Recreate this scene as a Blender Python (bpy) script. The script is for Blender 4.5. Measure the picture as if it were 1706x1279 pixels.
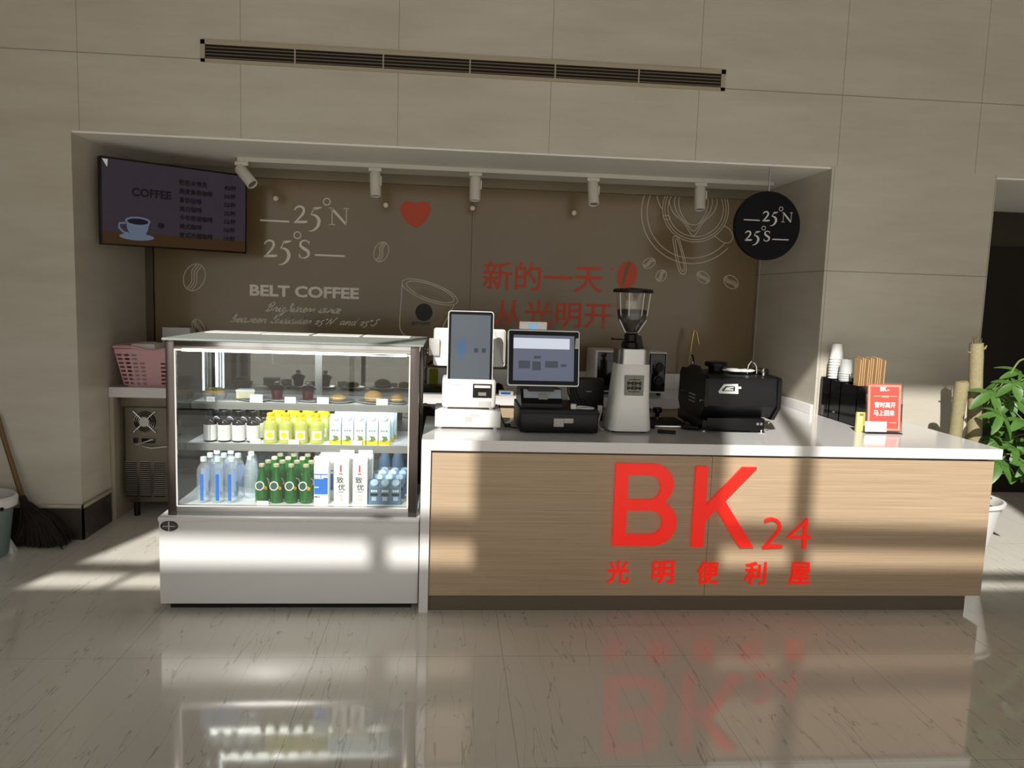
import bpy, bmesh, math, random
from mathutils import Vector, Matrix, noise
random.seed(7)
SC = bpy.context.scene
COL = SC.collection
for o in list(bpy.data.objects):
    bpy.data.objects.remove(o)

# ------------------------------------------------------------------ camera
CAM = Vector((0.1246, -3.8113, 1.6205))
YAW, PITCH, ROLL, FPX = 0.0831, -0.1125, 0.0328, 1285.5
W, H = 1706, 1279
FW = Vector((math.sin(YAW) * math.cos(PITCH), math.cos(YAW) * math.cos(PITCH), math.sin(PITCH)))
_r = Vector((math.cos(YAW), -math.sin(YAW), 0))
_u = _r.cross(FW)
RT = _r * math.cos(ROLL) + _u * math.sin(ROLL)
UP = -_r * math.sin(ROLL) + _u * math.cos(ROLL)
cd = bpy.data.cameras.new('camera')
cam = bpy.data.objects.new('camera', cd)
COL.objects.link(cam)
cd.sensor_width = 36
cd.lens = 36 * FPX / W
cd.clip_start = 0.05
cam.matrix_world = Matrix(((RT.x, UP.x, -FW.x, CAM.x), (RT.y, UP.y, -FW.y, CAM.y), (RT.z, UP.z, -FW.z, CAM.z), (0, 0, 0, 1)))
SC.camera = cam

# ------------------------------------------------------------------ light and exposure
SC.view_settings.view_transform = 'Standard'
SC.view_settings.look = 'None'
SC.view_settings.exposure = 0.0
SC.view_settings.gamma = 1.0
SC.view_settings.use_curve_mapping = False
wd = bpy.data.worlds.new('sky')
SC.world = wd
wd.use_nodes = True
wd.node_tree.nodes['Background'].inputs[0].default_value = (1.0, 0.975, 0.925, 1)
wd.node_tree.nodes['Background'].inputs[1].default_value = 1.2
SUN_AZ, SUN_EL = 0.335, 0.77          # sideways and downward travel per metre of depth
sd = bpy.data.lights.new('sun', 'SUN')
sun = bpy.data.objects.new('sun', sd)
COL.objects.link(sun)
sd.energy = 5.0
sd.angle = math.radians(0.55)
sd.color = (1.0, 0.965, 0.905)
sun.rotation_euler = Vector((SUN_AZ, 1, -SUN_EL)).to_track_quat('-Z', 'Y').to_euler()
sun.location = (-4, -12, 9)

# ------------------------------------------------------------------ helpers
def at(px, py, X=None, Y=None, Z=None):
    """the point of a plane that a spot of the photograph shows"""
    d = FW + RT * ((px - W / 2) / FPX) - UP * ((py - H / 2) / FPX)
    if X is not None: t = (X - CAM.x) / d.x
    elif Y is not None: t = (Y - CAM.y) / d.y
    else: t = (Z - CAM.z) / d.z
    return CAM + d * t

def lin(v):
    v /= 255.0
    return v / 12.92 if v <= 0.04045 else ((v + 0.055) / 1.055) ** 2.4

def C(r, g, b):
    return (lin(r), lin(g), lin(b), 1)

MATS = {}
def mat(name, col, rough=0.5, metal=0.0, spec=0.5, emit=None, es=0.0, coat=0.0, trans=0.0, ior=1.45, sss=0):
    m = bpy.data.materials.new(name)
    m.use_nodes = True
    b = m.node_tree.nodes['Principled BSDF']
    if len(col) == 3: col = (*col, 1)
    b.inputs['Base Color'].default_value = col
    b.inputs['Roughness'].default_value = rough
    b.inputs['Metallic'].default_value = metal
    b.inputs['Specular IOR Level'].default_value = spec
    b.inputs['Coat Weight'].default_value = coat
    b.inputs['Coat Roughness'].default_value = 0.05
    b.inputs['Transmission Weight'].default_value = trans
    b.inputs['IOR'].default_value = ior
    if emit:
        b.inputs['Emission Color'].default_value = (*emit[:3], 1)
        b.inputs['Emission Strength'].default_value = es
    MATS[name] = m
    return m

def N(m, t, **kw):
    n = m.node_tree.nodes.new(t)
    for k, v in kw.items():
        if hasattr(n, k): setattr(n, k, v)
    return n

def L(m, a, b): m.node_tree.links.new(a, b)

def mth(m, op, a, b=None, c=None):
    n = N(m, 'ShaderNodeMath', operation=op)
    for i, v in enumerate((a, b, c)):
        if v is None: continue
        if isinstance(v, (int, float)): n.inputs[i].default_value = v
        else: L(m, v, n.inputs[i])
    return n.outputs[0]

def mixc(m, f, a, b):
    n = N(m, 'ShaderNodeMix', data_type='RGBA')
    if isinstance(f, (int, float)): n.inputs[0].default_value = f
    else: L(m, f, n.inputs[0])
    for i, v in ((6, a), (7, b)):
        if isinstance(v, tuple): n.inputs[i].default_value = v
        else: L(m, v, n.inputs[i])
    return n.outputs[2]

def pos(m, sc=(1, 1, 1)):
    g = N(m, 'ShaderNodeNewGeometry')
    mp = N(m, 'ShaderNodeMapping')
    mp.inputs['Scale'].default_value = sc
    L(m, g.outputs['Position'], mp.inputs['Vector'])
    s = N(m, 'ShaderNodeSeparateXYZ')
    L(m, g.outputs['Position'], s.inputs[0])
    return mp.outputs[0], s

def nse(m, vec, scale, detail=4, rough=0.55):
    n = N(m, 'ShaderNodeTexNoise')
    n.inputs['Scale'].default_value = scale
    n.inputs['Detail'].default_value = detail
    n.inputs['Roughness'].default_value = rough
    L(m, vec, n.inputs['Vector'])
    return n.outputs[0]

def ramp(m, f, stops):
    n = N(m, 'ShaderNodeValToRGB')
    e = n.color_ramp.elements
    while len(e) < len(stops): e.new(0.5)
    for el, (p, c) in zip(e, stops):
        el.position = p
        el.color = c
    L(m, f, n.inputs[0])
    return n.outputs[0]

def seam(m, co, start, step, width):
    """1 on a joint line that repeats every step"""
    a = mth(m, 'SUBTRACT', co, start - step * 200)
    a = mth(m, 'MODULO', a, step)
    a = mth(m, 'SUBTRACT', a, step / 2)
    a = mth(m, 'ABSOLUTE', a)
    return mth(m, 'GREATER_THAN', a, step / 2 - width)

def varied(name, col, col2, sc=(4, 4, 4), scale=3.0, rough=0.5, **kw):
    m = mat(name, col, rough, **kw)
    v, s = pos(m, sc)
    f = nse(m, v, scale)
    L(m, mixc(m, f, col, col2), m.node_tree.nodes['Principled BSDF'].inputs['Base Color'])
    return m

# stone wall: honed beige slabs with thin joints
def stone(name, zs, xstart=-2.115, xstep=0.9455, a=C(204, 198, 185), b=C(186, 178, 162), xj=True, axis='X'):
    m = mat(name, a, 0.22, spec=0.35)
    v, s = pos(m, (0.6, 0.6, 3.2))
    f = nse(m, v, 2.2, 6, 0.6)
    v2, _ = pos(m, (1.2, 1.2, 14))
    f2 = nse(m, v2, 3.0, 4)
    c = mixc(m, ramp(m, f, [(0.3, (0, 0, 0, 1)), (0.75, (1, 1, 1, 1))]), a, b)
    c = mixc(m, mth(m, 'MULTIPLY', f2, 0.25), c, C(222, 214, 198))
    j = None
    if xj:
        j = seam(m, s.outputs[axis], xstart, xstep, 0.0018)
    for z in zs:
        d = mth(m, 'LESS_THAN', mth(m, 'ABSOLUTE', mth(m, 'SUBTRACT', s.outputs['Z'], z)), 0.0028)
        j = d if j is None else mth(m, 'MAXIMUM', j, d)
    if j is not None:
        c = mixc(m, mth(m, 'MULTIPLY', j, 0.6), c, C(84, 74, 60))
    L(m, c, m.node_tree.nodes['Principled BSDF'].inputs['Base Color'])
    return m

M_wall = stone('beige stone slabs', [2.978, 3.93])
M_walll = stone('beige stone slabs left', [2.978, 3.93], xstart=-2.115)
M_pillar = stone('beige stone pillar', [1.858, 2.978, 3.93], xj=True, xstart=2.598, xstep=1.11)
M_niche = stone('beige stone niche', [1.858], xj=False)
M_plaster = mat('white plaster', C(238, 236, 230), 0.55)
M_lobby = mat('lobby paint', C(150, 141, 126), 0.7)
M_ceil = mat('lobby ceiling paint', C(112, 106, 96), 0.7)
M_darkwall = mat('dark wood wall', C(52, 46, 36), 0.5)
M_door = mat('dark door', C(26, 22, 20), 0.35)
M_skirt = varied('brown grey skirting stone', C(74, 66, 58), C(58, 52, 46), rough=0.25)
M_skirtcap = mat('skirting cap stone', C(176, 166, 148), 0.3)

# polished floor with fine dark veins running away from the window
m = M_floor = mat('polished travertine floor', C(160, 150, 134), 0.06, spec=0.75)
v, s = pos(m, (4.6, 0.42, 1))
f1 = nse(m, v, 2.0, 3, 0.5)
vein = mth(m, 'LESS_THAN', mth(m, 'ABSOLUTE', mth(m, 'SUBTRACT', f1, 0.5)), 0.0032)
v2, _ = pos(m, (9, 0.9, 1))
f2 = nse(m, v2, 2.2, 4, 0.6)
vein2 = mth(m, 'MULTIPLY', mth(m, 'LESS_THAN', mth(m, 'ABSOLUTE', mth(m, 'SUBTRACT', f2, 0.42)), 0.003), 0.4)
v3, _ = pos(m, (1.5, 0.5, 1))
f3 = nse(m, v3, 1.6, 4)
c = mixc(m, f3, C(240, 236, 226), C(224, 218, 206))
c = mixc(m, mth(m, 'MULTIPLY', mth(m, 'MAXIMUM', vein, vein2), 0.38), c, C(120, 110, 96))
jx = seam(m, s.outputs['X'], -1.2726, 0.8365, 0.0015)
jy = seam(m, s.outputs['Y'], -0.4825, 0.8365, 0.0015)
c = mixc(m, mth(m, 'MULTIPLY', mth(m, 'MAXIMUM', jx, jy), 0.5), c, C(120, 112, 98))
L(m, c, m.node_tree.nodes['Principled BSDF'].inputs['Base Color'])

# pale oak laminate with horizontal grain
m = M_oak = mat('pale oak laminate', C(205, 180, 145), 0.42, spec=0.35)
v, s = pos(m, (0.35, 0.35, 60))
f = nse(m, v, 3.0, 5, 0.6)
v2, _ = pos(m, (0.9, 0.9, 190))
f2 = nse(m, v2, 2.0, 3)
c = mixc(m, ramp(m, f, [(0.3, (0, 0, 0, 1)), (0.7, (1, 1, 1, 1))]), C(194, 173, 146), C(172, 148, 119))
c = mixc(m, mth(m, 'MULTIPLY', ramp(m, f2, [(0.45, (0, 0, 0, 1)), (0.7, (1, 1, 1, 1))]), 0.45), c, C(146, 114, 84))
L(m, c, m.node_tree.nodes['Principled BSDF'].inputs['Base Color'])
M_kick = varied('brown kick plate', C(110, 96, 80), C(92, 80, 66), sc=(1, 1, 40), rough=0.35)

# white quartz with faint specks
m = M_quartz = mat('white quartz', C(226, 224, 222), 0.12, spec=0.5)
v, s = pos(m)
f = nse(m, v, 160, 2)
L(m, mixc(m, ramp(m, f, [(0.62, (0, 0, 0, 1)), (0.7, (1, 1, 1, 1))]), C(228, 226, 224), C(196, 194, 190)), m.node_tree.nodes['Principled BSDF'].inputs['Base Color'])

M_white = mat('white enamel', C(226, 225, 223), 0.28)
M_whitep = mat('white plastic', C(236, 235, 232), 0.32)
M_offw = mat('pale grey plastic', C(205, 203, 200), 0.4)
M_black = mat('black plastic', C(15, 14, 16), 0.4, spec=0.3)
M_blackm = mat('black satin metal', C(18, 18, 20), 0.34, spec=0.35)
M_blackg = mat('gloss black acrylic', C(12, 12, 13), 0.08)
M_bezel = mat('screen bezel', C(8, 8, 11), 0.3, spec=0.2)
M_rubber = mat('dark rubber', C(26, 25, 24), 0.7)
M_chrome = mat('chrome', C(210, 210, 208), 0.12, metal=1.0)
M_alu = mat('satin aluminium', C(178, 178, 178), 0.3, metal=1.0)
m = M_steel = mat('brushed steel', C(165, 160, 150), 0.3, metal=1.0)
v, s = pos(m, (2, 2, 120)); f = nse(m, v, 3)
L(m, mixc(m, f, C(182, 176, 164), C(140, 136, 126)), m.node_tree.nodes['Principled BSDF'].inputs['Base Color'])
M_post = mat('dark polished steel', C(104, 96, 92), 0.25, metal=1.0)
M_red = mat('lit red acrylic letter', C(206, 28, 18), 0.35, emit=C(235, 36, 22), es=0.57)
M_redp = mat('red print', C(214, 50, 42), 0.5)
M_redside = mat('dark red letter return', C(140, 26, 20), 0.4)
M_paper = mat('white paper', C(240, 240, 236), 0.7)
M_kraft = varied('kraft paper', C(208, 174, 128), C(186, 148, 102), sc=(20, 20, 3), rough=0.7)
M_yellowcard = mat('pale yellow card', C(222, 214, 140), 0.6)
M_pink = mat('pink plastic', C(214, 168, 172), 0.4)
M_ledmat = mat('led strip', (0.9, 0.95, 1), 0.5, emit=(0.86, 0.94, 1.0), es=7.0)
M_chalk = mat('white print', C(240, 234, 220), 0.6)
M_chalkdim = mat('fine white print', C(214, 205, 186), 0.6)
M_redreflect = mat('painted red reflection', C(204, 78, 42), 0.5)
M_darkprint = mat('dark print', C(34, 28, 24), 0.5)
M_navy = mat('black sign disc', C(15, 14, 19), 0.5, spec=0.15)
M_signwhite = mat('sign lettering white', C(206, 204, 204), 0.5)
M_panel = mat('olive painted glass', C(126, 107, 77), 0.18, spec=0.5)

def glass(name, tint=(1, 1, 1, 1), refl=None, fac=1.0, rough=0.0, mult=1.0):
    """clear sheet: light goes straight on, the surface mirrors by its angle"""
    m = bpy.data.materials.new(name)
    m.use_nodes = True
    nt = m.node_tree
    nt.nodes.remove(nt.nodes['Principled BSDF'])
    t = N(m, 'ShaderNodeBsdfTransparent'); t.inputs[0].default_value = tint
    g = N(m, 'ShaderNodeBsdfGlossy'); g.inputs['Roughness'].default_value = rough
    mx = N(m, 'ShaderNodeMixShader')
    if refl is None:
        fr = N(m, 'ShaderNodeFresnel'); fr.inputs[0].default_value = 1.45
        L(m, mth(m, 'MULTIPLY', fr.outputs[0], mult), mx.inputs[0])
    else:
        mx.inputs[0].default_value = refl
    L(m, t.outputs[0], mx.inputs[1]); L(m, g.outputs[0], mx.inputs[2])
    L(m, mx.outputs[0], nt.nodes['Material Output'].inputs[0])
    return m
M_glass = glass('clear glass', (0.97, 0.99, 0.98, 1))
M_glassgreen = glass('glass top', (0.86, 0.95, 0.92, 1), mult=1.6)
M_glassdark = glass('tinted rear glass', (0.34, 0.36, 0.34, 1), refl=0.2)
M_pet = glass('clear bottle plastic', (0.95, 0.97, 0.985, 1), mult=1.0, rough=0.05)
M_hopper = glass('clear hopper', (0.97, 0.96, 0.94, 1), mult=0.9)
def painted_glint(name, tr, dif, k, refl):
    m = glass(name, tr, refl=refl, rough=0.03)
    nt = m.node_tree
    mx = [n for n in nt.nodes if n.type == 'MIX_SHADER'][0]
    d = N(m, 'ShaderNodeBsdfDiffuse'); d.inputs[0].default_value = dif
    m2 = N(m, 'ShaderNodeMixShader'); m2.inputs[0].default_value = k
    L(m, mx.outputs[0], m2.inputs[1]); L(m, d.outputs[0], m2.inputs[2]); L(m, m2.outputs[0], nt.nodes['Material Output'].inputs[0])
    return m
M_pet = painted_glint('clear bottle plastic', (0.96, 0.98, 0.99, 1), C(226, 234, 240), 0.16, 0.07)  # pale diffuse share stands in for highlights in the water
M_hopper = painted_glint('clear hopper', (0.98, 0.97, 0.95, 1), C(200, 196, 188), 0.012, 0.05)
M_acryl = glass('clear acrylic', (0.96, 0.97, 0.96, 1))
M_green = mat('green bottle glass', C(20, 92, 30), 0.06, spec=0.75)
M_greencap = mat('pale gold cap', C(196, 190, 150), 0.35, metal=0.3)
M_lemon = mat('lemon drink', C(186, 188, 92), 0.15)
M_lemoncap = mat('yellow paper cap', C(224, 192, 24), 0.6)
M_lemonpic = mat('lemon picture', C(240, 200, 12), 0.5)
M_brownb = mat('dark brown bottle', C(26, 20, 22), 0.1)
M_label = varied('white label', C(232, 230, 226), C(208, 206, 204), sc=(60, 60, 220), scale=2.0, rough=0.6)
M_bluewater = mat('blue water label', C(34, 110, 208), 0.4)
M_blueprint = mat('blue carton print', C(30, 112, 206), 0.5)
M_skyprint = varied('sky blue carton', C(196, 224, 238), C(232, 240, 240), sc=(10, 10, 12), rough=0.5)
M_capw = mat('white bottle cap', C(222, 230, 232), 0.4)
M_capblue = mat('pale blue cap', C(176, 200, 220), 0.35)
M_slate = mat('slate blue carton', C(92, 120, 148), 0.5)
M_berry = mat('dark berry jelly', C(86, 24, 34), 0.2)
M_bun = varied('baked bun', C(214, 172, 104), C(188, 138, 74), sc=(20, 20, 20), rough=0.6)
M_cream = mat('cream filling', C(236, 226, 190), 0.6)
M_leafy = mat('salad leaf', C(110, 128, 66), 0.6)
M_plate = mat('grey plate', C(150, 152, 156), 0.3)
M_bark = varied('money tree bark', C(172, 162, 126), C(128, 118, 86), sc=(8, 8, 24), scale=5, rough=0.85)
M_barkcut = mat('cut trunk top', C(150, 130, 92), 0.8)
M_leaf = varied('green leaf', C(88, 126, 56), C(52, 90, 36), sc=(6, 6, 6), rough=0.4)
M_soil = mat('potting soil', C(62, 50, 34), 0.9)
M_pot = mat('white pot', C(236, 236, 234), 0.3)
M_bean = varied('coffee beans', C(34, 22, 16), C(16, 11, 8), sc=(60, 60, 60), rough=0.5)
M_spot = mat('white lamp body', C(214, 210, 200), 0.4)
M_lens = mat('lamp lens', C(120, 116, 104), 0.2)
M_slot = mat('vent dark inside', C(22, 16, 12), 0.8)
M_slat = mat('vent slat', C(104, 88, 68), 0.5)
M_ventf = mat('vent frame', C(176, 164, 142), 0.4)
M_bin = mat('grey green plastic', C(112, 128, 122), 0.45)
M_binrim = mat('white plastic rim', C(214, 212, 208), 0.4)
M_broomw = mat('broom handle wood', C(112, 84, 50), 0.6)
M_broomb = varied('dark bristles', C(46, 36, 30), C(28, 22, 20), sc=(40, 40, 40), rough=0.9)
M_cloth = mat('white cloth', C(224, 224, 222), 0.9)
M_tan = mat('tan board', C(168, 146, 112), 0.5)
M_sticker = mat('grey sticker', C(186, 184, 180), 0.5)
M_qstick = mat('silver sticker', C(128, 126, 116), 0.45, metal=0.2)
M_scr = mat('terminal screen', C(20, 22, 24), 0.1, emit=C(104, 112, 118), es=0.75)
M_scr2 = mat('till screen', C(20, 22, 26), 0.1, emit=C(98, 104, 124), es=0.75)
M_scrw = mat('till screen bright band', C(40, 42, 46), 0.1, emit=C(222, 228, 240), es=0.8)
M_scrb = mat('screen blue figure', C(20, 30, 40), 0.1, emit=C(80, 110, 146), es=0.75)
M_scrd = mat('screen dark writing', C(20, 22, 26), 0.1, emit=C(58, 64, 76), es=0.7)
M_lcd = mat('small blue display', C(20, 40, 60), 0.1, emit=C(130, 180, 214), es=0.8)
M_tv = mat('menu screen purple', C(10, 9, 11), 0.15, emit=C(62, 54, 64), es=0.55)
M_tvb = mat('menu screen brown', C(12, 9, 7), 0.15, emit=C(66, 46, 28), es=0.6)
M_tvt = mat('menu lettering black', C(8, 6, 8), 0.3, emit=C(16, 10, 16), es=0.6)
M_tvc = mat('menu cup pale blue', C(12, 13, 15), 0.15, emit=C(104, 116, 134), es=0.6)
M_tvd = mat('menu coffee dark', C(8, 7, 9), 0.2, emit=C(24, 16, 30), es=0.8)
M_tvw = mat('menu white mark', C(60, 60, 60), 0.2, emit=C(170, 170, 168), es=0.8)
M_metalsheet = M_steel

def dusty(name):
    m = glass(name, (0.86, 0.95, 0.92, 1), mult=1.4)
    nt = m.node_tree
    mx = [n for n in nt.nodes if n.type == 'MIX_SHADER'][0]
    d = N(m, 'ShaderNodeBsdfDiffuse'); d.inputs[0].default_value = C(206, 216, 208)
    m2 = N(m, 'ShaderNodeMixShader'); m2.inputs[0].default_value = 0.42
    L(m, mx.outputs[0], m2.inputs[1]); L(m, d.outputs[0], m2.inputs[2]); L(m, m2.outputs[0], nt.nodes['Material Output'].inputs[0])
    return m
M_glassgreen = dusty('dusty glass top')

class MB:
    def __init__(s): s.bm = bmesh.new()
    def box(s, x0, y0, z0, x1, y1, z1, bev=0.0, seg=2, rot=None):
        b = bmesh.new()
        bmesh.ops.create_cube(b, size=1)
        bmesh.ops.scale(b, vec=(abs(x1 - x0), abs(y1 - y0), abs(z1 - z0)), verts=b.verts)
        if bev: bmesh.ops.bevel(b, geom=b.edges[:], offset=bev, segments=seg, affect='EDGES', profile=0.5)
        if rot is not None: bmesh.ops.transform(b, matrix=rot, verts=b.verts)
        bmesh.ops.translate(b, vec=((x0 + x1) / 2, (y0 + y1) / 2, (z0 + z1) / 2), verts=b.verts)
        s.merge(b); return s
    def merge(s, b):
        me = bpy.data.meshes.new('tmp'); b.to_mesh(me); b.free(); s.bm.from_mesh(me); bpy.data.meshes.remove(me); return s
    def addmesh(s, me): s.bm.from_mesh(me); return s
    def lathe(s, prof, c=(0, 0, 0), seg=20, axis='Z', squash=1.0):
        rings = []
        for r, z in prof:
            if r < 1e-5: rings.append([s.bm.verts.new((0, 0, z))]); continue
            rings.append([s.bm.verts.new((r * math.cos(2 * math.pi * i / seg), squash * r * math.sin(2 * math.pi * i / seg), z)) for i in range(seg)])
        for a, b in zip(rings, rings[1:]):
            for i in range(seg):
                j = (i + 1) % seg
                if len(a) == 1 and len(b) == 1: continue
                if len(a) == 1: s.bm.faces.new((a[0], b[j], b[i]))
                elif len(b) == 1: s.bm.faces.new((a[i], a[j], b[0]))
                else: s.bm.faces.new((a[i], a[j], b[j], b[i]))
        for ring, rev in ((rings[0], True), (rings[-1], False)):
            if len(ring) > 2: s.bm.faces.new(ring[::-1] if rev else ring)
        vs = [v for r in rings for v in r]
        if axis == 'X': M = Matrix.Rotation(math.pi / 2, 4, 'Y')
        elif axis == 'Y': M = Matrix.Rotation(-math.pi / 2, 4, 'X')
        elif isinstance(axis, Vector): M = axis.to_track_quat('Z', 'Y').to_matrix().to_4x4()
        else: M = Matrix.Identity(4)
        bmesh.ops.transform(s.bm, matrix=Matrix.Translation(c) @ M, verts=vs)
        return s
    def cyl(s, p0, p1, r0, r1=None, seg=16):
        p0 = Vector(p0); p1 = Vector(p1); d = p1 - p0
        return s.lathe([(r0, 0), (r0 if r1 is None else r1, d.length)], p0, seg, d.normalized())
    def tube(s, pts, r, seg=8, closed=False):
        pts = [Vector(p) for p in pts]; n = len(pts)
        rings = []; up = Vector((0, 0, 1))
        for i, p in enumerate(pts):
            a = pts[(i - 1) % n] if (closed or i) else p
            b = pts[(i + 1) % n] if (closed or i < n - 1) else p
            t = (b - a).normalized()
            if abs(t.dot(up)) > 0.97: up = Vector((1, 0, 0))
            x = t.cross(up).normalized(); y = x.cross(t).normalized(); up = y
            rr = r[i] if isinstance(r, (list, tuple)) else r
            rings.append([s.bm.verts.new(p + (x * math.cos(2 * math.pi * k / seg) + y * math.sin(2 * math.pi * k / seg)) * rr) for k in range(seg)])
        for i in range(n if closed else n - 1):
            a, b = rings[i], rings[(i + 1) % n]
            for k in range(seg):
                j = (k + 1) % seg
                s.bm.faces.new((a[k], a[j], b[j], b[k]))
        if not closed:
            s.bm.faces.new(rings[0][::-1]); s.bm.faces.new(rings[-1])
        return s
    def prism(s, pts, axis, a, b):
        """outline extruded along an axis; pts are the other two coordinates in order"""
        def P(u, v, w): return {'X': (w, u, v), 'Y': (u, w, v), 'Z': (u, v, w)}[axis]
        A = [s.bm.verts.new(P(u, v, a)) for u, v in pts]; B = [s.bm.verts.new(P(u, v, b)) for u, v in pts]
        n = len(pts)
        s.bm.faces.new(A[::-1]); s.bm.faces.new(B)
        for i in range(n):
            j = (i + 1) % n
            s.bm.faces.new((A[i], A[j], B[j], B[i]))
        return s
    def loft(s, secs):
        """closed skin through rings of equal count"""
        R = [[s.bm.verts.new(p) for p in sec] for sec in secs]
        n = len(R[0])
        for a, b in zip(R, R[1:]):
            for i in range(n):
                j = (i + 1) % n
                s.bm.faces.new((a[i], a[j], b[j], b[i]))
        s.bm.faces.new(R[0][::-1]); s.bm.faces.new(R[-1])
        return s
    def ball(s, c, r, seg=16, sq=(1, 1, 1)):
        b = bmesh.new(); bmesh.ops.create_uvsphere(b, u_segments=seg, v_segments=max(6, seg // 2), radius=r)
        bmesh.ops.scale(b, vec=sq, verts=b.verts); bmesh.ops.translate(b, vec=c, verts=b.verts)
        return s.merge(b)
    def face(s, pts):
        s.bm.faces.new([s.bm.verts.new(p) for p in pts]); return s
    def xf(s, M): bmesh.ops.transform(s.bm, matrix=M, verts=s.bm.verts); return s
    def build_each(s, name, material, parent=None):
        """every separate piece becomes a part of its own"""
        bm = s.bm
        bmesh.ops.recalc_face_normals(bm, faces=bm.faces[:])
        left = set(bm.verts); out = []
        while left:
            stack = [next(iter(left))]; comp = set(stack)
            while stack:
                v = stack.pop()
                for e in v.link_edges:
                    w = e.other_vert(v)
                    if w not in comp: comp.add(w); stack.append(w)
            left -= comp
            nb = bmesh.new(); mp = {v: nb.verts.new(v.co) for v in comp}
            for f in {f for v in comp for f in v.link_faces}: nb.faces.new([mp[v] for v in f.verts])
            out.append(link(name, nb, material, parent))
        bm.free()
        return out
    def build(s, name, material, parent=None, label=None, cat=None, group=None, kind=None, angle=35):
        bmesh.ops.recalc_face_normals(s.bm, faces=s.bm.faces[:])
        return link(name, s.bm, material, parent, label, cat, group, kind, angle)

ROOT = {}
def link(name, bm, material, parent=None, label=None, cat=None, group=None, kind=None, angle=35):
    me = bpy.data.meshes.new(name)
    o = bpy.data.objects.new(name, me)
    if parent is not None:
        inv = ROOT[parent.name]
        bmesh.ops.transform(bm, matrix=inv, verts=bm.verts)
        ROOT[o.name] = inv
    elif kind != 'structure' and len(bm.verts):        # single-mesh thing: origin at its base centre
        lo = Vector((min(v.co[i] for v in bm.verts) for i in range(3)))
        hi = Vector((max(v.co[i] for v in bm.verts) for i in range(3)))
        c = Vector(((lo.x + hi.x) / 2, (lo.y + hi.y) / 2, lo.z))
        bmesh.ops.translate(bm, vec=-c, verts=bm.verts)
        o.location = c
        ROOT[o.name] = Matrix.Translation(-c)
    else:
        ROOT[o.name] = Matrix.Identity(4)
    bm.to_mesh(me); bm.free()
    me.materials.append(material)
    for p in me.polygons: p.use_smooth = True
    me.set_sharp_from_angle(angle=math.radians(angle))
    COL.objects.link(o)
    o.parent = parent
    tag(o, label, cat, group, kind)
    return o

def tag(o, label=None, cat=None, group=None, kind=None):
    if label: o['label'] = label
    if cat: o['category'] = cat
    if group: o['group'] = group
    if kind: o['kind'] = kind
    return o

def thing(name, label, cat, loc=(0, 0, 0), group=None):
    o = bpy.data.objects.new(name, None)
    o.empty_display_size = 0.05
    o.location = loc
    COL.objects.link(o)
    ROOT[o.name] = Matrix.Translation(-Vector(loc))
    return tag(o, label, cat, group)

def dup(root, loc, label=None, rotz=0.0):
    r = root.copy(); COL.objects.link(r); r.location = loc; r.rotation_euler = (0, 0, rotz)
    if label: r['label'] = label
    for ch in list(root.children):
        c2 = ch.copy(); COL.objects.link(c2); c2.parent = r
        for g in ch.children:
            d = g.copy(); COL.objects.link(d); d.parent = c2
    return r

def struct(name, x0, y0, z0, x1, y1, z1, m, parent=None):
    return MB().box(x0, y0, z0, x1, y1, z1).build(name, m, parent, kind='structure')

# ---- flat shapes and writing
def curve_mesh(cu):
    o = bpy.data.objects.new('tmp_curve', cu)
    COL.objects.link(o)
    dg = bpy.context.evaluated_depsgraph_get()
    me = bpy.data.meshes.new_from_object(o.evaluated_get(dg))
    bpy.data.objects.remove(o); bpy.data.curves.remove(cu)
    return me

def textmesh(body, bold=0.0, extrude=0.0, shear=0.0, spacing=1.0, bevel=0.0):
    cu = bpy.data.curves.new('tmp_text', 'FONT')
    cu.body = body; cu.size = 1; cu.offset = bold; cu.extrude = extrude; cu.shear = shear
    cu.space_character = spacing; cu.align_x = 'LEFT'; cu.resolution_u = 3
    if not any(ord(c) > 0x2e80 for c in body): return curve_mesh(cu)
    cu.offset = 0          # heavier strokes for the Chinese characters: a chamfer around every outline
    cu.bevel_depth = max(0.0, bold) * .9; cu.bevel_resolution = 0
    return curve_mesh(cu)

def fit(me, O, U, V, w=None, h=None, Nn=None, depth=0.0):
    """lay a flat mesh on the plane O,U,V with its box centred on O and scaled to w x h"""
    xs = [v.co.x for v in me.vertices]; ys = [v.co.y for v in me.vertices]
    cx, cy = (min(xs) + max(xs)) / 2, (min(ys) + max(ys)) / 2
    bw, bh = max(xs) - min(xs), max(ys) - min(ys)
    sx = w / bw if w else None; sy = h / bh if h else None
    sx = sx or sy; sy = sy or sx
    U = Vector(U).normalized(); V = Vector(V).normalized(); Nn = U.cross(V)
    b = MB(); b.addmesh(me); bpy.data.meshes.remove(me)
    zs = [v.co.z for v in b.bm.verts]; zr = max(zs) - min(zs)
    if zr > 1e-6 and not depth: depth = .0005
    for v in b.bm.verts:
        x, y, z = v.co
        v.co = Vector(O) + U * ((x - cx) * sx) + V * ((y - cy) * sy) + Nn * (((z - min(zs)) / zr * depth) if zr > 1e-6 else 0)
    return b

def shape2d(loops, extrude=0.0):
    cu = bpy.data.curves.new('tmp_shape', 'CURVE')
    cu.dimensions = '2D'; cu.fill_mode = 'BOTH'; cu.extrude = extrude
    for lp in loops:
        sp = cu.splines.new('POLY'); sp.points.add(len(lp) - 1)
        for p, (x, y) in zip(sp.points, lp): p.co = (x, y, 0, 1)
        sp.use_cyclic_u = True
    return curve_mesh(cu)

XU, ZU = Vector((1, 0, 0)), Vector((0, 0, 1))

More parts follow.
